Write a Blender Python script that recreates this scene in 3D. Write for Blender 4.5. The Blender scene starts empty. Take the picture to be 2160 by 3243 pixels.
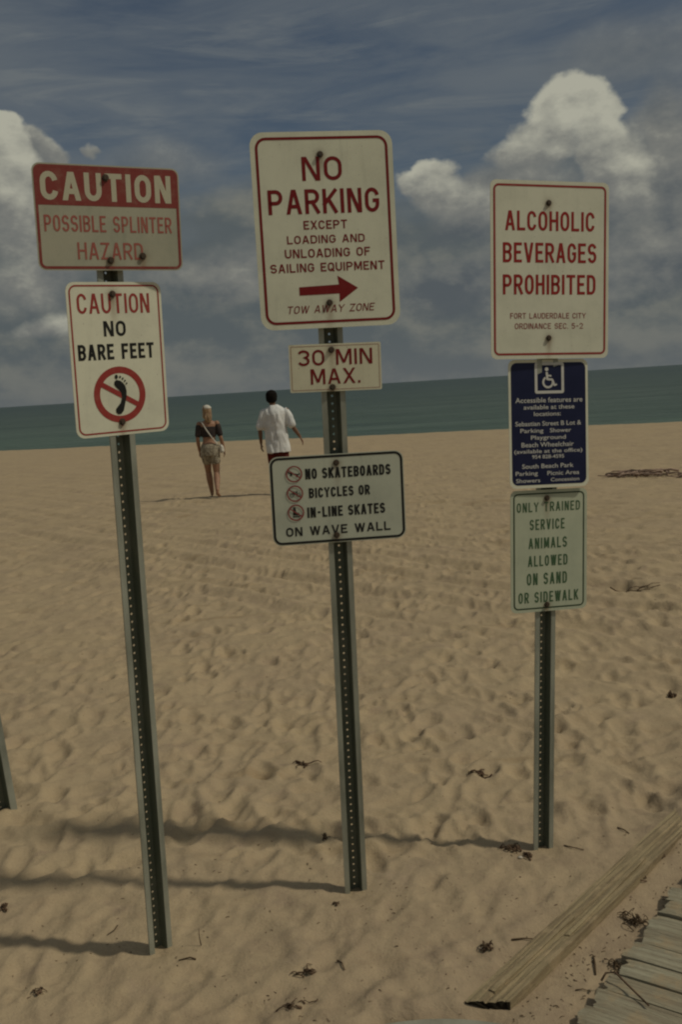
import bpy, bmesh, math, random
import numpy as np
from mathutils import Vector, Matrix

random.seed(7)
rng = np.random.default_rng(11)
SC = bpy.context.scene
COL = SC.collection

# ------------------------------------------------------------------ camera
CAM_H = 1.8
PITCH = math.atan(289 / 2288.0)
ROLL = math.atan(0.0631)
Xv = Vector((1, 0, 0)); Fv = Vector((0, math.cos(PITCH), -math.sin(PITCH))); Uv = Vector((0, math.sin(PITCH), math.cos(PITCH)))
Rr = Xv * math.cos(ROLL) - Uv * math.sin(ROLL)
Ur = Xv * math.sin(ROLL) + Uv * math.cos(ROLL)
cd = bpy.data.cameras.new('camera'); cam = bpy.data.objects.new('camera', cd); COL.objects.link(cam)
cd.sensor_fit = 'VERTICAL'; cd.sensor_height = 36.0; cd.sensor_width = 24.0; cd.lens = 35.0
cd.clip_start = 0.05; cd.clip_end = 60000
M = Matrix((Rr, Ur, -Fv)).transposed().to_4x4(); M.translation = (0, 0, CAM_H)
cam.matrix_world = M
SC.camera = cam

# ------------------------------------------------------------------ exposure, sun
EXPOSURE = -1.2
SC.view_settings.view_transform = 'Standard'; SC.view_settings.look = 'None'
SC.view_settings.exposure = EXPOSURE; SC.view_settings.gamma = 1.0
SC.view_settings.use_curve_mapping = False
SC.render.film_transparent = False
SC.cycles.filter_width = 2.2
SC.cycles.max_bounces = 6
SUN_EL = math.radians(49); SUN_AZ = math.radians(103)      # clockwise from +Y: from the right, a little behind the camera
sdir = Vector((math.sin(SUN_AZ) * math.cos(SUN_EL), math.cos(SUN_AZ) * math.cos(SUN_EL), math.sin(SUN_EL)))
sl = bpy.data.lights.new('sun', 'SUN'); sl.energy = 3.6; sl.angle = math.radians(3.2); sl.color = (1.0, 0.93, 0.75)
so = bpy.data.objects.new('sun', sl); COL.objects.link(so)
so.rotation_euler = sdir.to_track_quat('Z', 'Y').to_euler()

# ------------------------------------------------------------------ node helpers
class X:
    """a float socket with arithmetic"""
    def __init__(s, nt, v): s.nt = nt; s.v = v
    def op(s, o, b=None, c=None):
        n = s.nt.nodes.new('ShaderNodeMath'); n.operation = o
        for i, q in enumerate((s, b, c)):
            if q is None: continue
            v = q.v if isinstance(q, X) else q
            if isinstance(v, (int, float)): n.inputs[i].default_value = v
            else: s.nt.links.new(v, n.inputs[i])
        return X(s.nt, n.outputs[0])
    def __add__(s, b): return s.op('ADD', b)
    def __sub__(s, b): return s.op('SUBTRACT', b)
    def __mul__(s, b): return s.op('MULTIPLY', b)
    def __truediv__(s, b): return s.op('DIVIDE', b)
    def clamp(s): return s.op('MINIMUM', 1.0).op('MAXIMUM', 0.0)
    def ss(s, a, b):
        n = s.nt.nodes.new('ShaderNodeMapRange'); n.interpolation_type = 'SMOOTHSTEP'
        s.nt.links.new(s.v, n.inputs['Value']); n.inputs['From Min'].default_value = a; n.inputs['From Max'].default_value = b
        return X(s.nt, n.outputs['Result'])
    def lin(s, a, b, c, d):
        n = s.nt.nodes.new('ShaderNodeMapRange'); n.clamp = True
        s.nt.links.new(s.v, n.inputs['Value'])
        for k, q in (('From Min', a), ('From Max', b), ('To Min', c), ('To Max', d)): n.inputs[k].default_value = q
        return X(s.nt, n.outputs['Result'])

def noise(nt, vec, scale, detail=4, rough=0.5, dist=0.0, color=False):
    n = nt.nodes.new('ShaderNodeTexNoise'); n.inputs['Scale'].default_value = scale
    n.inputs['Detail'].default_value = detail; n.inputs['Roughness'].default_value = rough; n.inputs['Distortion'].default_value = dist
    if vec is not None: nt.links.new(vec, n.inputs['Vector'])
    return n.outputs['Color'] if color else X(nt, n.outputs[0])

def vscale(nt, vec, s, rot=(0, 0, 0), loc=(0, 0, 0)):
    n = nt.nodes.new('ShaderNodeMapping'); nt.links.new(vec, n.inputs['Vector'])
    n.inputs['Scale'].default_value = s; n.inputs['Rotation'].default_value = rot; n.inputs['Location'].default_value = loc
    return n.outputs[0]

def mixc(nt, f, a, b, blend='MIX'):
    n = nt.nodes.new('ShaderNodeMix'); n.data_type = 'RGBA'; n.blend_type = blend
    if isinstance(f, X): nt.links.new(f.v, n.inputs[0])
    else: n.inputs[0].default_value = f
    for i, q in ((6, a), (7, b)):
        if isinstance(q, (tuple, list)): n.inputs[i].default_value = (*q[:3], 1)
        else: nt.links.new(q, n.inputs[i])
    return n.outputs[2]

def lin(r, g, b):
    f = lambda c: (c / 255 / 12.92) if c <= 10 else ((c / 255 + 0.055) / 1.055) ** 2.4
    return (f(r), f(g), f(b))

# ------------------------------------------------------------------ world: sky with clouds
W = bpy.data.worlds.new('World'); SC.world = W; W.use_nodes = True
nt = W.node_tree; nt.nodes.clear()
out = nt.nodes.new('ShaderNodeOutputWorld'); bg = nt.nodes.new('ShaderNodeBackground')
WS = 0.10
bg.inputs['Strength'].default_value = WS
nt.links.new(bg.outputs[0], out.inputs[0])
sky = nt.nodes.new('ShaderNodeTexSky'); sky.sky_type = 'NISHITA'; sky.sun_disc = False
sky.sun_elevation = SUN_EL; sky.sun_rotation = SUN_AZ; sky.air_density = 1.0; sky.dust_density = 1.2; sky.ozone_density = 1.5
tc = nt.nodes.new('ShaderNodeTexCoord'); D = tc.outputs['Generated']
sp = nt.nodes.new('ShaderNodeSeparateXYZ'); nt.links.new(D, sp.inputs[0])
dx, dy, dz = (X(nt, sp.outputs[i]) for i in range(3))
az = dx.op('ARCTAN2', dy) * 57.2958
el = dz.op('ARCSINE') * 57.2958
def SKYC(r, g, b):                       # the radiance that shows as this 8-bit colour at the set exposure
    k = 1 / (2 ** EXPOSURE) / WS
    return tuple(c * k for c in lin(r, g, b))
blue = mixc(nt, 1.0, sky.outputs[0], (0.56, 0.59, 0.60), 'MULTIPLY')
# thin high streaks
cir = noise(nt, vscale(nt, D, (3.0, 3.0, 14.0), (0.0, 0.30, 0.0)), 1.6, 6, 0.6, 0.5)
cir2 = noise(nt, vscale(nt, D, (1, 1, 3.0), (0, 0.2, 0)), 3.0, 3, 0.5)
cir3 = noise(nt, vscale(nt, D, (2.2, 2.2, 17.0), (0.0, 0.36, 0.0), (3.1, 0, 0)), 2.2, 7, 0.62, 0.8)
cirf = (cir.ss(0.32, 0.66) * 0.55 + cir2.ss(0.35, 0.7) * 0.35 + cir3.ss(0.48, 0.70) * 0.5).clamp()
col = mixc(nt, cirf * 0.80 + 0.14, blue, SKYC(103, 109, 112))
# warp fields for the cumulus
w1 = noise(nt, vscale(nt, D, (1, 1, 1.25)), 8.0, 7, 0.52)
w2 = noise(nt, vscale(nt, D, (1, 1, 1.25), (0, 0, 0), (4.3, 1.7, 2.2)), 8.0, 7, 0.52)
rel = noise(nt, vscale(nt, D, (1, 1, 1.5), (0, 0, 0), (1.3, 2.7, 0.2)), 16.0, 7, 0.58)
rel_s = noise(nt, vscale(nt, D, (1, 1, 1.5), (0, 0, 0), (1.3 + 0.012, 2.7 - 0.002, 0.2 + 0.02)), 16.0, 7, 0.58)
relief = (rel_s - rel) * 1.45                   # lit from the right and above
big = noise(nt, vscale(nt, D, (1, 1, 2.6), (0, 0, 0), (7.3, 2.7, 0.2)), 6.0, 6, 0.55)
azw = az + (w1 - 0.5) * 8.0
elw = el + (w2 - 0.5) * 6.0
# grey deck low over the sea, all round the horizon
deckm = (elw * -1.0 + (big - 0.5) * 8.0 + 10.8).ss(-1.6, 2.2)
dk = (big * 1.0 + relief * 0.55 + (el * -0.012)).ss(0.32, 0.72)
deckc = mixc(nt, dk, SKYC(84, 91, 93), SKYC(114, 115, 108))
col = mixc(nt, deckm, col, deckc)
# cumulus heads: azimuth, elevation, half width, half height (degrees), brightness, softness
BL = [
    (-8.7, 12.6, 3.6, 1.6, 0.42, 0.90, 'h'),
    (18.1, 15.8, 6.4, 2.6, 0.35, 1.00, 'h'),
    (19.2, 10.3, 2.8, 4.8, 0.34, 0.60, 'c'),
    (17.8, 6.5, 4.3, 3.1, 0.26, 0.70, 'c'),
    (-5.6, 6.3, 5.8, 2.1, 0.35, 0.80, 'c'),
    (7.0, 5.1, 6.2, 1.9, 0.08, 0.80, 'c'),
    (13.2, 5.1, 6.8, 2.8, 0.30, 0.80, 'c'),
    (9.9, 9.0, 5.3, 2.7, 0.42, 0.50, 'c'),
    (16.1, 9.8, 2.2, 2.4, 0.62, 0.40, 'c'),
    (11.7, 11.6, 2.5, 1.7, 0.74, 0.35, 'c'),
    (14.1, 12.8, 2.8, 2.4, 1.00, 0.20, 'c'),
    (15.5, 10.9, 1.8, 1.3, 0.78, 0.30, 'c'),
    (6.3, 10.3, 2.6, 1.8, 0.60, 0.35, 'c'),
    (6.0, 11.0, 1.9, 1.2, 0.82, 0.40, 'c'),
    (4.7, 11.3, 1.7, 1.3, 0.85, 0.28, 'c'),
    (-16.4, 6.8, 4.3, 2.0, 0.55, 0.60, 'c'),
    (-15.7, 4.3, 2.5, 1.0, 0.60, 0.70, 'c'),
    (-16.3, 9.9, 3.4, 2.6, 0.66, 0.45, 'c'),
    (-14.6, 13.4, 1.5, 1.1, 0.52, 0.35, 'c'),
    (-16.3, 11.6, 2.5, 2.1, 0.85, 0.28, 'c'),
    (-16.6, 14.0, 2.1, 1.5, 0.97, 0.20, 'c'),
    (-11.9, 13.8, 0.6, 0.5, 0.60, 0.60, 'c'),
    # outside the photograph's frame the same kind of sky goes on
    (-34, 11, 9, 4.5, 0.8, 0.4, 'c'), (-58, 9, 8, 4, 0.6, 0.5, 'c'), (-88, 12, 12, 5, 0.8, 0.4, 'c'), (-125, 10, 14, 6, 0.6, 0.5, 'c'),
    (36, 10, 9, 5, 0.7, 0.4, 'c'), (60, 13, 12, 5, 0.8, 0.4, 'c'), (100, 9, 14, 4, 0.6, 0.5, 'c'), (140, 12, 13, 6, 0.8, 0.4, 'c'), (170, 9, 8, 5, 0.6, 0.5, 'c'),
]
rr = (relief * 1.0)
for a, e, ra, re, b, s, t in BL:
    if t == 'h': qa, qe = (az + (w1 - 0.5) * 5.0 - a) / ra, (el + (w2 - 0.5) * 3.0 - e) / re
    else: s = s * 1.55 + 0.05; qa, qe = (azw - a) / ra, (elw - e) / re
    d = (qa * qa + qe * qe) * -1.0 + 1.0
    al = d.ss(0.0, s * (1.4 if t == 'h' else 1.0))
    if t == 'h': al = al * 0.55
    al = al * qe.ss(-1.6, -0.2)
    sh = (qe * 0.22 + rr + qa * 0.06 + (b * 0.9)).clamp()
    lo = SKYC(82, 88, 92); mid = SKYC(118, 119, 114); hi = SKYC(168, 167, 152)
    cc = mixc(nt, sh.lin(0.0, 0.5, 0, 1), lo, mid); cc = mixc(nt, sh.lin(0.5, 1.0, 0, 1), cc, hi)
    col = mixc(nt, al, col, cc)
# unseen broken cloud added overhead for shadow fill, greys and whites as in view
ov = noise(nt, vscale(nt, D, (1, 1, 1), (0, 0, 0), (2.1, 5.2, 1.1)), 2.6, 7, 0.55)
ovm = ov.ss(0.40, 0.56) * el.lin(24, 36, 0, 1)
col = mixc(nt, ovm, col, mixc(nt, (ov * 1.0 + relief * 0.4).ss(0.45, 0.75), SKYC(118, 120, 116), SKYC(165, 164, 150)))
# pale band at the horizon
col = mixc(nt, el.lin(0.0, 3.2, 0.6, 0.0), col, SKYC(97, 101, 102))
nt.links.new(col, bg.inputs['Color'])

# ------------------------------------------------------------------ materials
def mat(name, base, rough=0.6, metal=0.0, spec=0.5):
    m = bpy.data.materials.new(name); m.use_nodes = True
    b = m.node_tree.nodes['Principled BSDF']
    b.inputs['Base Color'].default_value = (*base, 1); b.inputs['Roughness'].default_value = rough
    b.inputs['Metallic'].default_value = metal; b.inputs['Specular IOR Level'].default_value = spec
    return m, m.node_tree, b

def obj_vec(t):
    n = t.nodes.new('ShaderNodeTexCoord'); return n.outputs['Object']

def bump(t, b, h, strength=0.3, dist=0.01, prev=None):
    n = t.nodes.new('ShaderNodeBump'); n.inputs['Strength'].default_value = strength; n.inputs['Distance'].default_value = dist
    t.links.new(h.v if isinstance(h, X) else h, n.inputs['Height'])
    if prev is not None: t.links.new(prev, n.inputs['Normal'])
    t.links.new(n.outputs[0], b.inputs['Normal']); return n.outputs[0]

def mottled(name, c1, c2, scale=8, rough=0.6, metal=0.0, spec=0.5, lo=0.35, hi=0.65, bs=0.0, detail=5, stretch=(1, 1, 1)):
    m, t, b = mat(name, c1, rough, metal, spec)
    v = vscale(t, obj_vec(t), stretch)
    n = noise(t, v, scale, detail, 0.6)
    t.links.new(mixc(t, n.ss(lo, hi), c1, c2), b.inputs['Base Color'])
    if bs: bump(t, b, noise(t, v, scale * 6, 3, 0.6), bs, 0.004)
    return m

def sign_mat(name, c1, c2, rough=0.42, bolts_=(), off=0.0):
    m, t, b = mat(name, c1, rough, 0, 0.35)
    v0 = obj_vec(t); v = vscale(t, v0, (1, 1, 1), (0, 0, 0), (off, off * .7, 0))
    n = noise(t, v, 7, 6, 0.62)
    st = noise(t, vscale(t, v, (40, 4, 3)), 1.0, 4, 0.6)
    f = (n.ss(0.38, 0.75) * 0.7 + st.ss(0.5, 0.85) * 0.55).clamp()
    c = mixc(t, f, c1, c2)
    sep = t.nodes.new('ShaderNodeSeparateXYZ'); t.links.new(v0, sep.inputs[0]); sx, sy = X(t, sep.outputs[0]), X(t, sep.outputs[1])
    for (bx, by) in bolts_:
        dx_ = (sx - bx + (st - 0.5) * 0.012) * 90.0; g_ = (dx_ * dx_ * -1.0).op('EXPONENT') * sy.lin(by - 0.10, by, 0, 1) * sy.lin(by + 0.006, by + 0.002, 0, 1)
        c = mixc(t, g_ * (n * 0.9 + 0.15), c, (0.22, 0.12, 0.06))
        rx_, ry_ = (sx - bx) * 55.0, (sy - by) * 55.0
        c = mixc(t, ((rx_ * rx_ + ry_ * ry_) * -1.0).op('EXPONENT') * 0.45, c, (0.20, 0.14, 0.08))
    scr = noise(t, vscale(t, v, (3, 60, 1), (0, 0, 0.5)), 1.0, 3, 0.5).ss(0.72, 0.76)
    c = mixc(t, scr * 0.25, c, c2)
    spk = noise(t, v, 160, 2, 0.5).ss(0.68, 0.75)
    c = mixc(t, spk * 0.5, c, (0.12, 0.10, 0.06))
    t.links.new(c, b.inputs['Base Color'])
    t.links.new((n * 0.3 + 0.3).v, b.inputs['Roughness'])
    return m

def print_mat(name, c, fade, amt=0.35):
    m, t, b = mat(name, c, 0.45, 0, 0.3)
    v = obj_vec(t); n = noise(t, v, 30, 5, 0.65)
    t.links.new(mixc(t, n.ss(0.45, 0.8) * amt, c, fade), b.inputs['Base Color'])
    return m

MW = sign_mat('sign_white', (0.76, 0.755, 0.59), (0.60, 0.595, 0.47))
MG = sign_mat('sign_white_faded', (0.43, 0.42, 0.32), (0.31, 0.32, 0.245), 0.5, [(-0.0067, 0.112), (-0.0061, -0.118), (0.0901, -0.1051)])
MW2 = sign_mat('sign_white_feet', (0.72, 0.715, 0.56), (0.56, 0.555, 0.44), 0.42, [(-0.0077, 0.1898), (-0.0047, -0.1851)], 1.3)
MW3 = sign_mat('sign_white_parking', (0.76, 0.765, 0.595), (0.60, 0.605, 0.47), 0.42, [(-0.0072, 0.2356), (-0.0033, -0.2265)], 2.7)
MW4 = sign_mat('sign_white_limit', (0.76, 0.735, 0.54), (0.62, 0.59, 0.43), 0.42, [(-0.0121, 0.057), (-0.0129, -0.0640)], 4.1)
MW6 = sign_mat('sign_white_alcohol', (0.72, 0.72, 0.57), (0.58, 0.585, 0.46), 0.42, [(-0.0073, 0.2327), (-0.007, -0.235)], 5.9)
MK = sign_mat('sign_white_grey', (0.55, 0.575, 0.46), (0.43, 0.455, 0.365), 0.42, [(-0.0014, 0.1190), (-0.0117, -0.1241)], 7.7)
MV = sign_mat('sign_white_greenish', (0.51, 0.545, 0.405), (0.41, 0.45, 0.335), 0.42, [(-0.009, 0.1942), (-0.0091, -0.2003)], 9.1)
MB = mottled('sign_navy', (0.008, 0.012, 0.045), (0.012, 0.016, 0.055), 12, 0.4, 0, 0.3)
P_RED = print_mat('print_red', (0.30, 0.018, 0.014), (0.42, 0.10, 0.07))
P_DRED = print_mat('print_dark_red', (0.20, 0.010, 0.010), (0.26, 0.05, 0.04))
P_FRED = print_mat('print_faded_red', (0.36, 0.11, 0.085), (0.40, 0.22, 0.16), 0.6)
P_HRED = print_mat('print_header_red', (0.31, 0.040, 0.034), (0.36, 0.14, 0.10), 0.5)
P_HEAD = print_mat('print_header_faded', (0.235, 0.048, 0.040), (0.29, 0.14, 0.105), 0.8)
P_BLK = print_mat('print_black', (0.012, 0.013, 0.012), (0.10, 0.10, 0.08), 0.3)
P_WHT = print_mat('print_white', (0.62, 0.61, 0.56), (0.40, 0.40, 0.38), 0.4)
P_LGT = print_mat('print_pale', (0.52, 0.50, 0.37), (0.40, 0.39, 0.30), 0.4)
P_GRN = print_mat('print_green', (0.055, 0.115, 0.055), (0.16, 0.22, 0.14), 0.5)
P_DGN = print_mat('print_dark_green', (0.030, 0.055, 0.028), (0.08, 0.12, 0.07), 0.4)
P_PINK = print_mat('print_brown_red', (0.26, 0.05, 0.045), (0.36, 0.20, 0.16), 0.6)
M_ALU = mottled('aluminium_back', (0.30, 0.30, 0.29), (0.22, 0.22, 0.21), 20, 0.45, 0.6)
M_BOLT = mottled('bolt_steel', (0.055, 0.055, 0.045), (0.13, 0.08, 0.05), 90, 0.5, 0.5)
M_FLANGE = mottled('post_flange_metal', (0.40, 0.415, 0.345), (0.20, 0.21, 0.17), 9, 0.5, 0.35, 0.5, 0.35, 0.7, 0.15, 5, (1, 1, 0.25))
M_CHAN = mottled('post_channel_dark', (0.135, 0.152, 0.112), (0.20, 0.205, 0.155), 14, 0.6, 0.1, 0.3, 0.4, 0.7, 0.1, 5, (1, 1, 0.3))  # inside of the channel, base colour darker than the flanges

# ------------------------------------------------------------------ object helpers
def tag(o, label=None, cat=None, group=None, kind=None):
    if label: o['label'] = label
    if cat: o['category'] = cat
    if group: o['group'] = group
    if kind: o['kind'] = kind
    return o

def link(name, me, m=None, parent=None):
    o = bpy.data.objects.new(name, me); COL.objects.link(o)
    if m is not None:
        me.materials.clear()
        for q in (m if isinstance(m, (list, tuple)) else [m]): me.materials.append(q)
    if parent is not None: o.parent = parent
    return o

def empty(name, mtx):
    o = bpy.data.objects.new(name, None); COL.objects.link(o); o.empty_display_size = 0.1
    o.matrix_world = mtx; return o

def mesh(name, V, F, smooth=False):
    me = bpy.data.meshes.new(name); me.from_pydata([tuple(v) for v in V], [], F); me.update()
    if smooth: me.polygons.foreach_set('use_smooth', [True] * len(me.polygons))
    return me

# ------------------------------------------------------------------ sand height field
def vnoise(x, y, seed):
    xi = np.floor(x).astype(np.int64); yi = np.floor(y).astype(np.int64)
    xf = x - xi; yf = y - yi
    def h(a, b):
        n = (a * 374761393 + b * 668265263 + seed * 1442695041) & 0xFFFFFFFF
        n = ((n ^ (n >> 13)) * 1274126177) & 0xFFFFFFFF
        return ((n ^ (n >> 16)) & 0xFFFF) / 65535.0 * 2 - 1
    u = xf * xf * xf * (xf * (xf * 6 - 15) + 10); v = yf * yf * yf * (yf * (yf * 6 - 15) + 10)
    return (h(xi, yi) * (1 - u) + h(xi + 1, yi) * u) * (1 - v) + (h(xi, yi + 1) * (1 - u) + h(xi + 1, yi + 1) * u) * v

SH0 = np.array((0.0, 36.1)); SHD = np.array((0.920, -0.393)); SHN = np.array((0.393, 0.920))   # the edge of the sand
POSTS = {'left': ((-0.6815, 3.07, 0), 0.0222, -0.0355, 0.6207), 'middle': ((-0.0314, 3.3658, 0), 0.0174, -0.0327, 0.1465), 'right': ((0.6917, 3.6049, 0), 0.045, 0.0, 0.2338)}
TR_D = np.array((0.655, -0.756)); TR_N = np.array((0.756, 0.655))
BEAM_A = np.array((0.338, 2.654)); BEAM_D = np.array((0.648, 0.762)); BEAM_N = np.array((0.762, -0.648))
DK_A = np.array((0.575, 2.58)); DK_E = np.array((0.604, 0.797)); DK_P = np.array((0.797, -0.604))

def base_height(x, y):
    r = np.hypot(x, y)
    z = 0.020 * vnoise(x * 0.55, y * 0.55, 1) + 0.015 * vnoise(x * 1.3 + 3, y * 1.3, 2)
    xr_ = x * 0.8 - y * 0.6; yr_ = x * 0.6 + y * 0.8; nearf = np.clip((y - 2.6) / 2.2, 0.42, 1)
    z = z * (0.45 + 0.55 * nearf); z += nearf * 0.011 * vnoise(xr_ * 2.9 + 1, yr_ * 2.9, 3)
    z += nearf * 0.0115 * vnoise(xr_ * 6.1, y * 6.1 + 5, 4) + 0.0042 * vnoise(x * 13.0, y * 13.0, 5) + 0.0022 * vnoise(x * 29.0, y * 29.0, 6)
    amp = np.clip(1.06 - (r - 16) / 30, 0.35, 1)
    z = z * amp
    # vehicle tracks running towards the lower right
    u = x * TR_D[0] + y * TR_D[1]; v = x * TR_N[0] + y * TR_N[1]
    wob = 0.10 * vnoise(u * 0.22, u * 0 + 3.3, 12) + 0.05 * vnoise(u * 0.8, u * 0 + 1.3, 13)
    for c0, wd, dp in ((7.15, 0.11, 0.022), (6.55, 0.09, 0.018), (5.85, 0.11, 0.022), (8.3, 0.10, 0.018), (9.2, 0.12, 0.016), (4.95, 0.10, 0.012), (10.6, 0.12, 0.016), (11.3, 0.12, 0.014), (5.25, 0.05, 0.010), (7.75, 0.05, 0.012)):
        d = (v - c0 - wob * (1 + 0.2 * c0 % 1)) / wd
        dp = dp * 1.8
        z += -dp * np.exp(-d * d) * (0.7 + 0.5 * vnoise(u * 2.3, v * 0 + c0, 14)) + dp * 0.5 * np.exp(-(np.abs(d) - 1.7) ** 2 * 2.2)
    # low ripples
    z += 0.0035 * np.sin(v * 19 + 2.4 * vnoise(u * 1.1, v * 1.1, 15)) * np.clip(0.5 + vnoise(x * 0.5, y * 0.5, 16), 0, 1) * np.clip((r - 4.5) / 3, 0, 1)
    # flatten round the places where things stand
    for (b, _, _, _) in POSTS.values():
        d2 = (x - b[0]) ** 2 + (y - b[1]) ** 2
        k = np.exp(-d2 / 0.02); z = z * (1 - 0.85 * k) + 0.007 * np.exp(-((x - b[0] - 0.07) ** 2 + (y - b[1] + 0.035) ** 2) / 0.0016) + 0.005 * vnoise(x * 38, y * 38, 61) * k + 0.004 * np.exp(-((np.sqrt(d2) - 0.13) / 0.05) ** 2) - 0.004 * k
    for (bx, by) in ((-2.1517, 17.41), (-1.03, 17.3)):
        k = np.exp(-((x - bx) ** 2 + (y - by) ** 2) / 0.2); z = z * (1 - k)
    # along the beam and the boardwalk
    s = (x - BEAM_A[0]) * BEAM_D[0] + (y - BEAM_A[1]) * BEAM_D[1]; n = (x - BEAM_A[0]) * BEAM_N[0] + (y - BEAM_A[1]) * BEAM_N[1]
    inb = np.exp(-np.clip(np.abs(n) - 0.05, 0, 9) ** 2 / 0.004) / (1 + np.exp(np.clip(-(s - 0.0) / 0.015, -40, 40)))
    bury = np.clip((s - 1.15 + 0.10 * vnoise(x * 9, y * 9, 41) + 0.5 * n) / 0.55, 0, 1)
    z = z * (1 - 0.75 * inb) + inb * (-0.004 + 0.045 * bury)
    pit = np.exp(-((s + 0.05 - 0.6 * n) / 0.035) ** 2 - (n / 0.08) ** 2); z -= 0.03 * pit
    ds = np.hypot(x - 0.14, y - 2.015); ins = 1 / (1 + np.exp(np.clip((ds - 0.605) / 0.010, -40, 40))); z = z * (1 - ins) + ins * (-0.012) + 0.010 * np.exp(-((ds - 0.66) / 0.05) ** 2)
    e = (x - DK_A[0]) * DK_E[0] + (y - DK_A[1]) * DK_E[1]; p = (x - DK_A[0]) * DK_P[0] + (y - DK_A[1]) * DK_P[1]
    on = 1 / (1 + np.exp(np.clip(-(p - 0.03) / 0.02, -40, 40))) * (1 / (1 + np.exp(np.clip((e - 1.5) / 0.12, -40, 40))))
    z = z * (1 - 0.8 * on) + on * (-0.012)
    # the slope down to the sea, and the lie of the land inland
    dsea = (x - SH0[0]) * SHN[0] + (y - SH0[1]) * SHN[1] + 0.55 * vnoise(x * 0.13, y * 0.13, 51) + 0.25 * vnoise(x * 0.5, y * 0.5, 52)
    z = np.where(dsea > -4, z * np.clip(-dsea / 4, 0.15, 1), z)
    z = z - np.clip(dsea, 0, 30) * 0.16
    return z

def axis(fine, lo_f, hi_f, grow, lo, hi):
    mid = list(np.arange(lo_f, hi_f, fine))
    up = []; v = mid[-1]; st = fine
    while v < hi:
        st = grow(v, fine) if grow(v, fine) > st else st * 1.0
        v += st; up.append(v)
    dn = []; v = mid[0]; st = fine
    while v > lo:
        st = max(st * 1.09, 0); v -= st; dn.append(v)
    return np.array(dn[::-1] + mid + up)
ya = axis(0.0125, 2.25, 2.9, lambda v, f: f * (v / 2.9) ** 1.18 if v < 60 else v * 0.1, -60, 900)
xr = axis(0.0125, 0.0, 1.35, lambda v, f: f * (v / 1.35) ** 1.05 if v < 25 else v * 0.1, -0.001, 900)
xr = xr[xr >= 0]; xa = np.concatenate([-xr[::-1][:-1], xr])
print('sand grid', len(xa), len(ya))
GX, GY = np.meshgrid(xa, ya)
GZ = base_height(GX, GY)

# footprints: pressed pits with a raised rim, thicker near the posts
def stamp(cx, cy, ang, ln, wd, dep):
    R = ln * 2.0
    i0, i1 = np.searchsorted(xa, (cx - R, cx + R)); j0, j1 = np.searchsorted(ya, (cy - R, cy + R))
    if i1 - i0 < 2 or j1 - j0 < 2: return
    x = GX[j0:j1, i0:i1] - cx; y = GY[j0:j1, i0:i1] - cy
    a = x * math.cos(ang) + y * math.sin(ang); b = -x * math.sin(ang) + y * math.cos(ang)
    w = wd * (1 + 0.25 * a / ln)
    q = (a / ln) ** 2 + (b / w) ** 2
    GZ[j0:j1, i0:i1] += -dep * np.exp(-q ** 1.6) + dep * 0.45 * np.exp(-((np.sqrt(q) - 1.45) / 0.33) ** 2)
keep = [(b[0][0], b[0][1], 0.17) for b in POSTS.values()] + [(-2.15, 17.4, 0.4), (-1.03, 17.3, 0.4)]
def clear(x, y):
    for kx, ky, kr in keep:
        if math.hypot(x - kx, y - ky) < kr: return False
    s = (x - BEAM_A[0]) * BEAM_D[0] + (y - BEAM_A[1]) * BEAM_D[1]; n = (x - BEAM_A[0]) * BEAM_N[0] + (y - BEAM_A[1]) * BEAM_N[1]
    if abs(n) < 0.17 and s > -0.15: return False
    if (x - DK_A[0]) * DK_P[0] + (y - DK_A[1]) * DK_P[1] > -0.12: return False
    return True
for i in range(6500):
    y = 2.3 + 22 * rng.random() ** 1.45; x = (rng.random() - 0.5) * 2 * (1.2 + 0.42 * y)
    if not clear(x, y): continue
    sc = 0.55 + 0.65 * rng.random()
    stamp(x, y, rng.normal(1.45, 0.7), 0.105 * sc, 0.045 * sc * (0.8 + 0.5 * rng.random()), (0.004 + 0.014 * rng.random()) * (0.45 if y < 3.6 else 1.0) * (1.0 if y < 12 else 0.7))
# a few walked lines of prints up from the water
for (x0, y0, x1, y1) in ((-2.9, 18, -0.9, 3.9), (3.6, 19, 1.6, 4.2), (-4.5, 13, -1.5, 4.3)):
    L = math.hypot(x1 - x0, y1 - y0); n = int(L / 0.36); th = math.atan2(y1 - y0, x1 - x0)
    for k in range(n):
        t = k / n; sd = 0.09 if k % 2 else -0.09
        x = x0 + (x1 - x0) * t - math.sin(th) * sd + rng.normal(0, 0.08) + 0.35 * math.sin(t * 5 + x0); y = y0 + (y1 - y0) * t + math.cos(th) * sd + rng.normal(0, 0.07)
        if clear(x, y): stamp(x, y, th + rng.normal(0, 0.15), 0.115, 0.05, 0.024)

def ground_z(x, y):
    i = int(np.clip(np.searchsorted(xa, x), 1, len(xa) - 1)); j = int(np.clip(np.searchsorted(ya, y), 1, len(ya) - 1))
    fx = (x - xa[i - 1]) / (xa[i] - xa[i - 1]); fy = (y - ya[j - 1]) / (ya[j] - ya[j - 1])
    return float((GZ[j-1, i-1] * (1 - fx) + GZ[j-1, i] * fx) * (1 - fy) + (GZ[j, i-1] * (1 - fx) + GZ[j, i] * fx) * fy)

nx, ny = len(xa), len(ya)
me = bpy.data.meshes.new('sand')
me.vertices.add(nx * ny); me.vertices.foreach_set('co', np.stack([GX, GY, GZ], -1).astype(np.float32).ravel())
idx = np.arange(nx * ny).reshape(ny, nx)
q = np.stack([idx[:-1, :-1], idx[:-1, 1:], idx[1:, 1:], idx[1:, :-1]], -1).reshape(-1, 4)
me.loops.add(q.size); me.loops.foreach_set('vertex_index', q.ravel().astype(np.int32))
me.polygons.add(len(q)); me.polygons.foreach_set('loop_start', (np.arange(len(q)) * 4).astype(np.int32))
me.polygons.foreach_set('use_smooth', np.ones(len(q), bool)); me.update()

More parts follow.
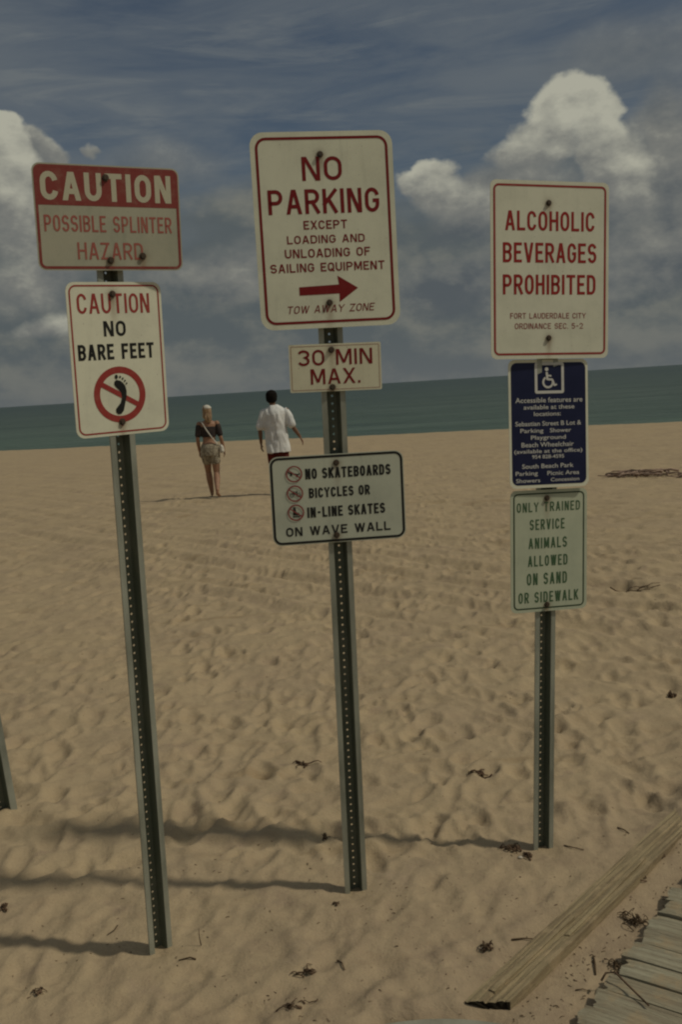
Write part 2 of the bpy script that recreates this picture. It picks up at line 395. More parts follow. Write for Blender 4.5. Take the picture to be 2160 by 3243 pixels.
m, t, b = mat('sand', (0.42, 0.31, 0.17), 0.95, 0, 0.15)
v = obj_vec(t)
n1 = noise(t, v, 1.1, 6, 0.6); n2 = noise(t, v, 9, 5, 0.65); n3 = noise(t, v, 170, 3, 0.7); n4 = noise(t, v, 4.0, 5, 0.6, 0.6)
c = mixc(t, n1.ss(0.3, 0.7), (0.432, 0.334, 0.208), (0.392, 0.302, 0.196))
c = mixc(t, n2.ss(0.42, 0.75) * 0.6, c, (0.335, 0.25, 0.162))
c = mixc(t, n4.ss(0.54, 0.72) * 0.6, c, (0.315, 0.235, 0.165))
ns = noise(t, vscale(t, v, (0.8, 3.2, 1), (0, 0, 0.75)), 1.3, 5, 0.62)
c = mixc(t, ns.ss(0.56, 0.70) * 0.55, c, (0.31, 0.225, 0.13))
c = mixc(t, n3.ss(0.56, 0.72) * 0.45, c, (0.21, 0.15, 0.09))
c = mixc(t, n3.ss(0.48, 0.30) * 0.25, c, (0.60, 0.48, 0.30))
spx = t.nodes.new('ShaderNodeSeparateXYZ'); t.links.new(v, spx.inputs[0]); yy = X(t, spx.outputs[1]); xx = X(t, spx.outputs[0])
near = (yy + (n1 - 0.5) * 1.2 - xx * 0.75).lin(3.7, 2.3, 0, 1)               # trodden, dirtier sand by the walkway
c = mixc(t, near * 0.65, c, mixc(t, n2.ss(0.35, 0.65), (0.37, 0.282, 0.190), (0.285, 0.215, 0.150)))
mid = noise(t, v, 2.3, 6, 0.7, 0.4)
c = mixc(t, mid.ss(0.55, 0.75) * 0.4, c, (0.33, 0.255, 0.185))
c = mixc(t, mid.ss(0.42, 0.28) * 0.35, c, (0.52, 0.41, 0.26))
fl = noise(t, v, 60, 2, 0.5).ss(0.70, 0.735)
c = mixc(t, fl * (near * 0.7 + 0.15), c, (0.10, 0.065, 0.04))
t.links.new(c, b.inputs['Base Color'])
n5 = noise(t, v, 30, 6, 0.70); n6 = noise(t, v, 11, 5, 0.62)
p0 = bump(t, b, n6, 0.55, 0.020); p = bump(t, b, n5, 0.5, 0.010, p0)
bump(t, b, n3, 0.5, 0.004, p)
sand = link('sand', me, m); tag(sand, 'sunlit tan beach sand trodden into footprints and tyre tracks', None, None, 'structure')

# ------------------------------------------------------------------ sea
SEA_Z = -0.55
m, t, b = mat('sea_water', (0.05, 0.13, 0.12), 0.35, 0, 0.5)
g = t.nodes.new('ShaderNodeNewGeometry'); P = g.outputs['Position']
dt = t.nodes.new('ShaderNodeVectorMath'); dt.operation = 'DOT_PRODUCT'; t.links.new(P, dt.inputs[0]); dt.inputs[1].default_value = (SHN[0], SHN[1], 0)
off = X(t, dt.outputs['Value']) - 33.2
wn = noise(t, vscale(t, P, (0.02, 0.05, 1), (0, 0, -0.4)), 1.0, 4, 0.6)
depth = (off * (wn * 0.5 + 0.75)).op('MAXIMUM', 1.0).op('LOGARITHM', 10.0)
c = mixc(t, depth.lin(0.3, 1.15, 0, 1), (0.150, 0.210, 0.150), (0.100, 0.152, 0.118))
c = mixc(t, depth.lin(1.1, 1.8, 0, 1), c, (0.078, 0.114, 0.098))
c = mixc(t, depth.lin(1.8, 2.6, 0, 1), c, (0.056, 0.085, 0.086))
patch = noise(t, vscale(t, P, (0.012, 0.06, 1), (0, 0, -0.4)), 1.0, 5, 0.65)
c = mixc(t, patch.ss(0.4, 0.7) * 0.6, c, (0.040, 0.070, 0.066))
st2 = noise(t, vscale(t, P, (0.05, 0.55, 1), (0, 0, -0.4)), 1.0, 5, 0.7)
c = mixc(t, st2.ss(0.50, 0.68) * 0.65, c, (0.135, 0.180, 0.158))
c = mixc(t, st2.ss(0.47, 0.32) * 0.55, c, (0.036, 0.058, 0.054))
t.links.new(c, b.inputs['Base Color'])
b.inputs['Roughness'].default_value = 0.5
b.inputs['Specular IOR Level'].default_value = 0.22
wv = noise(t, vscale(t, P, (0.35, 1.4, 1), (0, 0, -0.4)), 1.0, 5, 0.6)
wv2 = noise(t, vscale(t, P, (0.06, 0.28, 1), (0, 0, -0.4)), 1.0, 4, 0.6)
p = bump(t, b, wv2, 1.0, 1.6); bump(t, b, wv, 1.0, 0.45, p)
R = 30000
V = []; F = []
# one sheet: fine strips near the shore, growing to the horizon; a rectangle laid parallel to the shore
def sh(u, w): q = SH0 + SHD * u + SHN * w; return (q[0], q[1], SEA_Z)
us = [-R, -3000, -400, -120, -40, 0, 40, 120, 400, 3000, R]; ws = [-1.0, 4, 12, 30, 80, 250, 1000, 5000, R]
for w_ in ws:
    for u_ in us: V.append(sh(u_, w_))
nu = len(us)
for j in range(len(ws) - 1):
    for i in range(nu - 1): F.append((j * nu + i, j * nu + i + 1, (j + 1) * nu + i + 1, (j + 1) * nu + i))
sea = link('sea', mesh('sea', V, F), m); tag(sea, 'teal green sea darkening towards the horizon', None, None, 'structure')

# ------------------------------------------------------------------ posts: perforated U-channel
def post_matrix(key):
    (b, lx, ly, yaw) = POSTS[key]
    n = Vector((math.sin(yaw), -math.cos(yaw), 0)); v = Vector((lx, ly, 1)).normalized()
    r = Vector((math.cos(yaw), math.sin(yaw), 0)); r = (r - v * r.dot(v)).normalized(); n = r.cross(v)
    Mx = Matrix((r, -n, v)).transposed().to_4x4()        # local x right, y away from the viewer, z up
    Mx.translation = Vector(b) + n * 0.002
    return Mx

def bar_profile(pts, z0, z1, segs=1, closed=True):
    V = []; F = []; n = len(pts)
    for k in range(segs + 1):
        z = z0 + (z1 - z0) * k / segs
        for (a, c_) in pts: V.append((a, c_, z))
    for k in range(segs):
        for i in range(n):
            j = (i + 1) % n
            F.append((k * n + i, k * n + j, (k + 1) * n + j, (k + 1) * n + i))
    F.append(tuple(range(n - 1, -1, -1))); F.append(tuple(segs * n + i for i in range(n)))
    return mesh('bar', V, F)

def web_mesh(hw, y0, y1, z0, z1, pitch=0.0254, r=0.0039):
    """flat strip with a row of punched holes, front and back faces plus the hole walls"""
    V = []; F = []
    n = int((z1 - z0) / pitch)
    oct_ = [(math.cos(math.pi / 8 + k * math.pi / 4), math.sin(math.pi / 8 + k * math.pi / 4)) for k in range(8)]
    for c_ in range(n):
        zc = z0 + (c_ + 0.5) * pitch; h = pitch / 2
        outer = [(hw, h * .42), (hw * .42, h), (-hw * .42, h), (-hw, h * .42), (-hw, -h * .42), (-hw * .42, -h), (hw * .42, -h), (hw, -h * .42)]
        cor = [(hw, h), (-hw, h), (-hw, -h), (hw, -h)]
        base = len(V)
        for yy_ in (y0, y1):
            for (a, d) in oct_: V.append((a * r, yy_, zc + d * r))
            for (a, d) in outer: V.append((a, yy_, zc + d))
            for (a, d) in cor: V.append((a, yy_, zc + d))
        for s_ in (0, 1):
            o = base + s_ * 20
            for k in range(8):
                j = (k + 1) % 8
                f = (o + k, o + j, o + 8 + j, o + 8 + k)
                F.append(f if s_ else f[::-1])
            for (cidx, a, d) in ((16, 0, 1), (17, 2, 3), (18, 4, 5), (19, 6, 7)):
                f = (o + 8 + a, o + 8 + d, o + cidx); F.append(f if s_ else f[::-1])
        for k in range(8):
            j = (k + 1) % 8; F.append((base + k, base + j, base + 20 + j, base + 20 + k))
    return mesh('web', V, F)

def build_post(mtx, H, label, z0=-0.25):
    root = empty('sign_post', mtx); tag(root, label, 'sign post', 'perforated metal sign posts in the sand')
    t_ = 0.003
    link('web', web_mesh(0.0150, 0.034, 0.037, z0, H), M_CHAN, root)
    for s in (-1, 1):
        fl = [(s * 0.0400, 0.0), (s * 0.0225, 0.0), (s * 0.0225, t_), (s * 0.0370, t_), (s * 0.0370, t_ + 0.004), (s * 0.0400, t_ + 0.004)]
        wl = [(s * 0.0223, 0.0005), (s * 0.0152, 0.0340), (s * 0.0152, 0.0372), (s * 0.0176, 0.0372), (s * 0.0248, t_ + 0.0005)]
        if s > 0: fl = fl[::-1]; wl = wl[::-1]
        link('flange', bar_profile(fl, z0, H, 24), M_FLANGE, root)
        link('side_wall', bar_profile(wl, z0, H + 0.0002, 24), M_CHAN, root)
    return root
build_post(post_matrix('left'), 2.40, 'leftmost full perforated metal post, standing in the sand under the no bare feet sign')
build_post(post_matrix('middle'), 2.56, 'middle perforated metal post, standing under the no parking and skateboard signs')
build_post(post_matrix('right'), 2.44, 'right perforated metal post, standing nearest the wooden boardwalk')
# the post cut by the left edge of the view, leaning
sv = Vector((-0.070, 0.0, 1)).normalized(); sr = Vector((math.cos(0.5), math.sin(0.5), 0)); sr = (sr - sv * sr.dot(sv)).normalized(); sn = sr.cross(sv)
Ms = Matrix((sr, -sn, sv)).transposed().to_4x4() @ Matrix.Scale(1.6, 4, (1, 0, 0)) @ Matrix.Scale(1.6, 4, (0, 1, 0)); Ms.translation = Vector((-1.592, 4.25, 0))
build_post(Ms, 1.9, 'leaning grey metal post cut off by the left edge of the photo')

# ------------------------------------------------------------------ signs
def rr_path(w, h, r, n=7):
    P = []
    for cx, cy, a0 in ((w/2 - r, h/2 - r, 0), (-w/2 + r, h/2 - r, 90), (-w/2 + r, -h/2 + r, 180), (w/2 - r, -h/2 + r, 270)):
        for k in range(n):
            a = math.radians(a0 + 90 * k / (n - 1)); P.append((cx + r * math.cos(a), cy + r * math.sin(a)))
    return P
# sign space: x right, y up, z towards the viewer
def plate(w, h, r, th=0.0022):
    P = rr_path(w, h, r); n = len(P)
    V = [(a, c_, 0) for a, c_ in P] + [(a, c_, -th) for a, c_ in P]
    F = [tuple(range(n)), tuple(range(2 * n - 1, n - 1, -1))] + [(i, n + i, n + (i + 1) % n, (i + 1) % n) for i in range(n)]
    me = mesh('panel', V, F)
    me.materials.append(None); me.materials.append(None)
    for k, p_ in enumerate(me.polygons): p_.material_index = 0 if k == 0 else 1
    return me
def ring(w, h, r, th, z=0.0006):
    A = rr_path(w, h, r); B = rr_path(w - 2 * th, h - 2 * th, max(r - th, 0.002)); n = len(A)
    V = [(a, c_, z) for a, c_ in A] + [(a, c_, z) for a, c_ in B]
    return mesh('border', V, [(i, (i + 1) % n, n + (i + 1) % n, n + i) for i in range(n)])
def poly(pts, z=0.0006): return mesh('shape', [(a, c_, z) for a, c_ in pts], [tuple(range(len(pts)))])
def multi(shapes, z=0.0006, dz=0.00012):
    V = []; F = []
    for k, pts in enumerate(shapes):
        o = len(V); V += [(a, c_, z + k * dz) for a, c_ in pts]; F.append(tuple(range(o, o + len(pts))))
    return mesh('shape', V, F)
def ell(cx, cy, rx, ry, rot=0, n=20):
    return [(cx + rx * math.cos(2*math.pi*k/n) * math.cos(rot) - ry * math.sin(2*math.pi*k/n) * math.sin(rot),
             cy + rx * math.cos(2*math.pi*k/n) * math.sin(rot) + ry * math.sin(2*math.pi*k/n) * math.cos(rot)) for k in range(n)]
def stroke(x0, y0, x1, y1, w):
    L = math.hypot(x1 - x0, y1 - y0); a, c_ = (x1 - x0) / L, (y1 - y0) / L; nx_, ny_ = -c_ * w / 2, a * w / 2
    return [(x0 - nx_, y0 - ny_), (x1 - nx_, y1 - ny_), (x1 + nx_, y1 + ny_), (x0 + nx_, y0 + ny_)]
def circ_ring(cx, cy, r, th, z=0.0006, n=48, a0=0, a1=360):
    V = []; F = []; full = (a1 - a0) >= 360
    m_ = n if full else n + 1
    for k in range(m_):
        a = math.radians(a0 + (a1 - a0) * k / n)
        V += [(cx + r * math.cos(a), cy + r * math.sin(a), z), (cx + (r - th) * math.cos(a), cy + (r - th) * math.sin(a), z)]
    for k in range(n):
        i = 2 * k; j = 2 * ((k + 1) % m_); F.append((i, j, j + 1, i + 1))
    return mesh('ring', V, F)

def text_mesh(s, cx, y0, wd, ht, bold=0.0, shear=0.0, z=0.0007, sp=1.0):
    cu = bpy.data.curves.new('txt', 'FONT'); cu.body = s; cu.size = 1.0; cu.offset = bold; cu.shear = shear; cu.space_character = sp
    cu.resolution_u = 3; cu.fill_mode = 'FRONT'
    o = bpy.data.objects.new('txt', cu); COL.objects.link(o)
    dg = bpy.context.evaluated_depsgraph_get(); dg.update()
    me = bpy.data.meshes.new_from_object(o.evaluated_get(dg))
    bpy.data.objects.remove(o); bpy.data.curves.remove(cu)
    n = len(me.vertices); co = np.empty(n * 3, np.float32); me.vertices.foreach_get('co', co); co = co.reshape(-1, 3)
    # caps height: use the height of the capitals, not of descenders or brackets
    x0, x1 = co[:, 0].min(), co[:, 0].max()
    H = CAP + 2 * bold
    co[:, 0] = (co[:, 0] - (x0 + x1) / 2) * (wd / (x1 - x0)) + cx
    co[:, 1] = (co[:, 1] + bold) * (ht / H) + y0
    co[:, 2] = z
    me.vertices.foreach_set('co', co.ravel()); me.update(); me.name = 'lettering'
    me.materials.clear()
    return me
def cap_height():
    cu = bpy.data.curves.new('txt', 'FONT'); cu.body = 'H'; o = bpy.data.objects.new('txt', cu); COL.objects.link(o)
    dg = bpy.context.evaluated_depsgraph_get(); dg.update(); me = bpy.data.meshes.new_from_object(o.evaluated_get(dg))
    h = max(v_.co.y for v_ in me.vertices); bpy.data.objects.remove(o); bpy.data.meshes.remove(me); return h
CAP = cap_height()


def _arc(cx, cy, rx, ry, a0, a1, n=9):
    return [(cx + rx * math.cos(math.radians(a0 + (a1 - a0) * k / n)), cy + ry * math.sin(math.radians(a0 + (a1 - a0) * k / n))) for k in range(n + 1)]
_bowl = lambda t_, b_, x0=.55: [(x0, t_)] + _arc(x0, (t_ + b_) / 2, 1 - x0, (t_ - b_) / 2, 90, -90)[1:-1] + [(x0, b_)]
GLYPH = {   # width, strokes (the last flag closes a stroke)
 'A': (1.1, [([(0, 0), (.47, 1)], 2), ([(.53, 1), (1, 0)], 2), ([(.17, .28), (.83, .28)], 0)]),
 'B': (1, [([(0, .53)] + _bowl(.53, 0) + [(0, 0), (0, 1)] + _bowl(1, .53, .5) , 0)]),
 'C': (1, [(_arc(.5, .68, .5, .32, 8, 180) + _arc(.5, .32, .5, .32, 180, 352), 0)]),
 'D': (1, [([(0, 0), (0, 1), (.5, 1)] + _arc(.5, .68, .5, .32, 90, 0)[1:] + _arc(.5, .32, .5, .32, 0, -90), 1)]),
 'E': (.85, [([(1, 1), (0, 1), (0, 0), (1, 0)], 0), ([(0, .52), (.82, .52)], 0)]),
 'F': (.85, [([(1, 1), (0, 1), (0, 0)], 0), ([(0, .52), (.82, .52)], 0)]),
 'G': (1, [(_arc(.5, .68, .5, .32, 8, 180) + _arc(.5, .32, .5, .32, 180, 360) + [(1, .47), (.56, .47)], 0)]),
 'H': (1, [([(0, 0), (0, 1)], 0), ([(1, 0), (1, 1)], 0), ([(0, .52), (1, .52)], 0)]),
 'I': (0, [([(0, 0), (0, 1)], 0)]),
 'K': (1, [([(0, 0), (0, 1)], 0), ([(1, 1), (0, .36)], 0), ([(.36, .60), (1, 0)], 0)]),
 'L': (.85, [([(0, 1), (0, 0), (1, 0)], 0)]),
 'M': (1.3, [([(0, 0), (0, 1)], 0), ([(1, 0), (1, 1)], 0), ([(.06, 1), (.5, .12)], 2), ([(.94, 1), (.5, .12)], 2)]),
 'N': (1, [([(0, 0), (0, 1)], 0), ([(1, 0), (1, 1)], 0), ([(.07, 1), (.93, 0)], 2)]),
 'O': (1, [(_arc(.5, .66, .5, .34, 0, 180) + _arc(.5, .34, .5, .34, 180, 360), 1)]),
 'P': (1, [([(0, 0), (0, 1)] + _bowl(1, .45) + [(0, .45)], 0)]),
 'Q': (1, [(_arc(.5, .66, .5, .34, 0, 180) + _arc(.5, .34, .5, .34, 180, 360), 1), ([(.6, .22), (1.02, -.06)], 0)]),
 'R': (1, [([(0, 0), (0, 1)] + _bowl(1, .47) + [(0, .47)], 0), ([(.5, .47), (1, 0)], 0)]),
 'S': (1, [(_arc(.5, .745, .5, .255, 12, 255) + _arc(.5, .27, .5, .27, 75, -168), 0)]),
 'T': (1, [([(0, 1), (1, 1)], 0), ([(.5, 1), (.5, 0)], 0)]),
 'U': (1, [([(0, 1)] + _arc(.5, .33, .5, .33, 180, 360) + [(1, 1)], 0)]),
 'V': (1.1, [([(0, 1), (.47, 0)], 2), ([(1, 1), (.53, 0)], 2)]),
 'W': (1.6, [([(0, 1), (.25, 0)], 2), ([(.48, 1), (.27, 0)], 2), ([(.52, 1), (.73, 0)], 2), ([(1, 1), (.75, 0)], 2)]),
 'X': (1.05, [([(0, 0), (1, 1)], 2), ([(0, 1), (1, 0)], 2)]),
 'Y': (1.1, [([(0, 1), (.5, .48), (1, 1)], 0), ([(.5, .48), (.5, 0)], 0)]),
 'Z': (1, [([(0, 1), (1, 1)], 0), ([(.94, 1), (.06, 0)], 2), ([(0, 0), (1, 0)], 0)]),
 '0': (1, [(_arc(.5, .66, .5, .34, 0, 180) + _arc(.5, .34, .5, .34, 180, 360), 1)]),
 '2': (1, [(_arc(.5, .72, .5, .28, 165, -25) + [(0, 0), (1, 0)], 0)]),
 '3': (1, [(_arc(.5, .755, .5, .245, 160, -70) + _arc(.5, .265, .5, .265, 75, -160), 0)]),
 '5': (1, [([(.95, 1), (.1, 1), (.04, .55)] + _arc(.48, .32, .52, .32, 120, -150), 0)]),
 '.': (0, [([(0, 0), (0, .012)], 0)]), '-': (.7, [([(0, .48), (1, .48)], 0)]),
}
def stroke_text(s, cx, y0, wd, ht, th=0.15, shear=0.0, gap=0.42, z=0.0006):
    """sign lettering drawn as even strokes, th = stroke as a share of the letter height"""
    t_ = ht * th; SPW = 0.55
    A = B = 0.0
    for i, ch in enumerate(s):
        if ch == ' ': A += SPW; B += t_ * .6
        else: A += GLYPH[ch][0]; B += t_
        if i: A += gap * .55; B += t_ * gap * .5
    u = (wd - B) / A
    words = []; V = []; F = []; x = cx - wd / 2 + t_ / 2; H = ht - t_
    for i, ch in enumerate(s):
        if i: x += gap * .55 * u + t_ * gap * .5
        if ch == ' ': x += SPW * u + t_ * .6; words.append((V, F)); V = []; F = []; continue
        w_, S_ = GLYPH[ch]; w_ *= u
        for si, (P, closed) in enumerate(S_):
            Q = []
            for (a, c_) in P:
                q_ = (x + a * w_, y0 + t_ / 2 + c_ * H)
                if not Q or math.hypot(q_[0] - Q[-1][0], q_[1] - Q[-1][1]) > 1e-6: Q.append(q_)
            if closed and math.hypot(Q[0][0] - Q[-1][0], Q[0][1] - Q[-1][1]) < 1e-6: Q.pop()
            n = len(Q); o = len(V)
            if closed == 2:
                (ax_, ay_), (bx_, by_) = P
                pa = (x + ax_ * w_, y0 + (ay_ * ht)); pb = (x + bx_ * w_, y0 + by_ * ht)
                hw_ = t_ / 2 * math.hypot(pb[0] - pa[0], pb[1] - pa[1]) / abs(pb[1] - pa[1]); zz = z + si * 0.00004
                if by_ > ay_: pa, pb = pb, pa
                for (qx, qy) in ((pa[0] + hw_, pa[1]), (pa[0] - hw_, pa[1]), (pb[0] - hw_, pb[1]), (pb[0] + hw_, pb[1])): V.append((qx + (qy - y0) * shear, qy, zz))
                F.append((o, o + 1, o + 2, o + 3)); continue
            if not closed:      # square ends reach the full letter height
                for e_, f_ in ((0, 1), (n - 1, n - 2)):
                    dx_, dy_ = Q[e_][0] - Q[f_][0], Q[e_][1] - Q[f_][1]; L = math.hypot(dx_, dy_)
                    k_ = t_ / 2 * (1.0 if abs(dy_) > abs(dx_) * .4 or ch in 'TELFZ2' else .2)
                    if (si > 0 and ch in 'AHKR' and abs(dy_) < 1e-9): k_ = 0
                    if ch in 'CGS35': k_ = 0
                    Q[e_] = (Q[e_][0] + dx_ / L * k_, Q[e_][1] + dy_ / L * k_)
            for k in range(n):
                a_ = Q[(k - 1) % n] if (closed or k > 0) else None; b_ = Q[(k + 1) % n] if (closed or k < n - 1) else None; c_ = Q[k]
                d1 = None if a_ is None else Vector((c_[0] - a_[0], c_[1] - a_[1])).normalized()
                d2 = None if b_ is None else Vector((b_[0] - c_[0], b_[1] - c_[1])).normalized()
                d1 = d1 or d2; d2 = d2 or d1
                n1_ = Vector((-d1.y, d1.x)); n2_ = Vector((-d2.y, d2.x)); m_ = n1_ + n2_
                m_ = m_.normalized() if m_.length > 1e-4 else n1_
                ml = min(1 / max(m_.dot(n1_), .35), 1.75) * t_ / 2
                zz = z + (si + 3 * (i % 2) * 0) * 0.00004
                for sg in (1, -1):
                    px_, py_ = c_[0] + m_.x * ml * sg, c_[1] + m_.y * ml * sg
                    px_ += (py_ - y0) * shear
                    V.append((px_, py_, zz))
            for k in range(n if closed else n - 1):
                j = (k + 1) % n; F.append((o + 2*k + 1, o + 2*j + 1, o + 2*j, o + 2*k))
        x += w_ + t_
    words.append((V, F)); return [mesh('lettering', a_, b_) for a_, b_ in words]

def hexbolt():
    V = []; F = []
    def disc(r0, z0, r1, z1, n, rot=0):
        o = len(V)
        for k in range(n): a = rot + 2 * math.pi * k / n; V.append((r0 * math.cos(a), r0 * math.sin(a), z0))
        for k in range(n): a = rot + 2 * math.pi * k / n; V.append((r1 * math.cos(a), r1 * math.sin(a), z1))
        for k in range(n): F.append((o + k, o + (k + 1) % n, o + n + (k + 1) % n, o + n + k))
        F.append(tuple(o + n + k for k in range(n)))
    disc(0.0105, 0.0002, 0.010, 0.0022, 14); disc(0.0072, 0.0022, 0.0066, 0.0080, 6)
    return mesh('bolt', V, F)
BOLT = hexbolt(); BOLT.materials.append(M_BOLT)

SG = 'signs bolted to the perforated posts'
def sign(name, label, c, r, u, w, h, rad, face, fwd=0.0, group=SG):
    r = Vector(r).normalized(); u = Vector(u).normalized(); n = r.cross(u).normalized(); u = n.cross(r)
    Mx = Matrix((r, u, n)).transposed().to_4x4(); Mx.translation = Vector(c) + n * (0.001 + fwd)
    root = empty(name, Mx); tag(root, label, 'sign', group)
    o = link('panel', plate(w, h, rad), [face, M_ALU], root)
    return root
def add(root, name, me, m): return link(name, me, m, root)
def bolts(root, pts):
    for (a, c_) in pts:
        o = bpy.data.objects.new('bolt', BOLT); COL.objects.link(o); o.parent = root; o.location = (a, c_, 0.0008); o.rotation_euler.z = random.random()
def lines(root, L, m, bold=None, th=0.15, shear=0.0, gap=0.42):
    for (s, cx, y0, wd, ht) in L:
        for me in ([text_mesh(s, cx, y0, wd, ht, bold)] if bold is not None else stroke_text(s, cx, y0, wd, ht, th, shear, gap)):
            add(root, 'lettering', me, m)

# 1 caution possible splinter hazard
w, h = 0.4241, 0.2922
s = sign('caution_sign', 'faded wide CAUTION sign with red header, possible splinter hazard, topmost on the left post', (-0.6227, 2.9855, 2.3232), (0.8962, 0.4435, -0.0062), (0.0426, -0.0722, 0.9965), w, h, 0.022, MG, 0.019)
add(s, 'border', ring(w - 0.008, h - 0.008, 0.019, 0.0075), P_HEAD)
hd = [p_ for p_ in rr_path(w - 0.012, h - 0.012, 0.018) if p_[1] > 0.05]
hd = hd + [(-w/2 + 0.006, 0.033), (w/2 - 0.006, 0.033)]
add(s, 'header', poly(hd, 0.0004), P_HEAD)
lines(s, [("CAUTION", -0.003, 0.0465, 0.3777, 0.0776)], P_LGT, th=0.19)
lines(s, [("POSSIBLE SPLINTER", -0.0027, -0.0389, 0.3715, 0.0453), ("HAZARD", -0.004, -0.1155, 0.1915, 0.0476)], P_FRED, th=0.125)
bolts(s, [(-0.0067, 0.112), (-0.0061, -0.118), (0.0901, -0.1051)])

# 2 no bare feet
w, h = 0.3004, 0.4488
s = sign('no_bare_feet_sign', 'tall white CAUTION NO BARE FEET sign with crossed black footprint', (-0.6324, 3.0004, 1.9198), (0.8033, 0.5954, 0.0113), (0.0316, -0.0616, 0.9976), w, h, 0.026, MW2, 0.003)
add(s, 'border', ring(w - 0.016, h - 0.016, 0.022, 0.0048), P_HRED)
lines(s, [("CAUTION", -0.005, 0.1346, 0.2289, 0.0572)], P_HRED, th=0.13)
lines(s, [("NO", -0.0078, 0.0682, 0.0703, 0.0446), ("BARE FEET", -0.0061, 0.0009, 0.2419, 0.0457)], P_BLK, th=0.185)
cx, cy, rc = -0.0055, -0.1035, 0.0830
add(s, 'prohibition_ring', circ_ring(cx, cy, rc, 0.0195, 0.0006), P_HRED)
an = math.radians(-30); a, c_ = math.cos(an) * (rc - 0.010), math.sin(an) * (rc - 0.010)
add(s, 'slash', multi([stroke(cx - a, cy - c_, cx + a, cy + c_, 0.0150)], 0.0009), P_HRED)
k = 1.0
ft = [ell(cx - 0.0085, cy + 0.0530, 0.0050, 0.0065, 0), ell(cx + 0.0035, cy + 0.0520, 0.0030, 0.0036), ell(cx + 0.0115, cy + 0.0470, 0.0028, 0.0034, -0.3), ell(cx + 0.0180, cy + 0.0400, 0.0026, 0.0032, -0.5), ell(cx + 0.0228, cy + 0.0320, 0.0024, 0.0030, -0.6)]
sole = [(-0.0150, 0.040), (-0.008, 0.0440), (0.003, 0.0410), (0.012, 0.034), (0.0185, 0.024), (0.0215, 0.010), (0.0205, -0.006), (0.016, -0.022), (0.012, -0.036), (0.008, -0.049), (0.000, -0.0575), (-0.0100, -0.0585), (-0.0165, -0.052), (-0.0165, -0.042), (-0.009, -0.034), (0.0005, -0.024), (0.005, -0.010), (0.0035, 0.004), (-0.003, 0.014), (-0.012, 0.023), (-0.0170, 0.031)]
add(s, 'footprint', multi([[(cx + a_, cy + b_) for a_, b_ in sole]] + ft, 0.0012), P_BLK)
add(s, 'drip', poly([(cx - 0.012, cy - 0.0795), (cx + 0.001, cy - 0.096), (cx + 0.011, cy - 0.0795)], 0.0007), P_HRED)
bolts(s, [(-0.0077, 0.1898), (-0.0047, -0.1851)])

# 3 no parking
w, h = 0.458, 0.6122
s = sign('no_parking_sign', 'large white NO PARKING sign with dark red arrow, top of the middle post', (0.0093, 3.2857, 2.296), (0.9883, 0.1523, -0.004), (0.0059, -0.0124, 0.9999), w, h, 0.042, MW3, 0.006)
add(s, 'border', ring(w - 0.032, h - 0.032, 0.034, 0.0085), P_DRED)
lines(s, [("NO", -0.0038, 0.1555, 0.1285, 0.0737), ("PARKING", -0.0026, 0.0536, 0.3598, 0.0762)], P_DRED, th=0.155)
lines(s, [("EXCEPT", -0.0023, 0.0055, 0.1414, 0.0271), ("LOADING AND", -0.0029, -0.0384, 0.2525, 0.0254), ("UNLOADING OF", 0.0, -0.0825, 0.2779, 0.0275), ("SAILING EQUIPMENT", -0.0019, -0.1272, 0.373, 0.0275)], P_DRED, th=0.17)
lines(s, [("TOW AWAY ZONE", -0.0014, -0.2571, 0.2859, 0.024)], P_DRED, th=0.13, shear=0.2)
add(s, 'arrow', poly([(-0.0995, -0.2005), (0.0310, -0.1988), (0.0300, -0.2260), (0.0930, -0.1830), (0.0270, -0.1420), (0.0310, -0.1700), (-0.0995, -0.1740)]), P_DRED)
bolts(s, [(-0.0072, 0.2356), (-0.0033, -0.2265)])

# 4 30 min max
w, h = 0.3035, 0.1546
s = sign('time_limit_sign', 'small cream 30 MIN MAX. plate under the no parking sign', (0.0117, 3.3011, 1.8619), (0.9933, 0.1136, -0.0191), (0.0225, -0.029, 0.9993), w, h, 0.004, MW4, 0.004)
add(s, 'border', ring(w - 0.012, h - 0.012, 0.003, 0.0014), P_PINK)
lines(s, [("30", -0.0800, 0.0079, 0.0880, 0.0512), ("MIN", 0.0625, 0.0079, 0.1200, 0.0512), ("MAX.", -0.0014, -0.0532, 0.164, 0.0501)], P_DRED, th=0.155)
bolts(s, [(-0.0121, 0.057), (-0.0129, -0.0640)])

# 5 no skateboards
w, h = 0.4519, 0.2976
s = sign('no_skateboards_sign', 'wide grey white sign with black border banning skateboards, bicycles and in-line skates', (-0.0066, 3.314, 1.4295), (0.9923, 0.123, -0.0116), (0.0132, -0.012, 0.9998), w, h, 0.030, MK, 0.004)
add(s, 'border', ring(w - 0.006, h - 0.006, 0.028, 0.0080), P_BLK)
lines(s, [("NO SKATEBOARDS", 0.0373, 0.0691, 0.2883, 0.0357), ("BICYCLES OR", 0.0050, 0.0058, 0.2060, 0.0335), ("IN-LINE SKATES", 0.0253, -0.06, 0.2638, 0.0351), ("ON WAVE WALL", -0.004, -0.1192, 0.3543, 0.0302)], P_BLK, th=0.19)
def arcs(cx, cy, r, a0, a1, w_, n=14):
    out_ = []
    for q_ in range(n):
        t0 = math.radians(a0 + (a1 - a0) * q_ / n); t1 = math.radians(a0 + (a1 - a0) * (q_ + 1.05) / n)
        out_.append([(cx + (r - w_/2) * math.cos(t0), cy + (r - w_/2) * math.sin(t0)), (cx + (r - w_/2) * math.cos(t1), cy + (r - w_/2) * math.sin(t1)), (cx + (r + w_/2) * math.cos(t1), cy + (r + w_/2) * math.sin(t1)), (cx + (r + w_/2) * math.cos(t0), cy + (r + w_/2) * math.sin(t0))])
    return out_
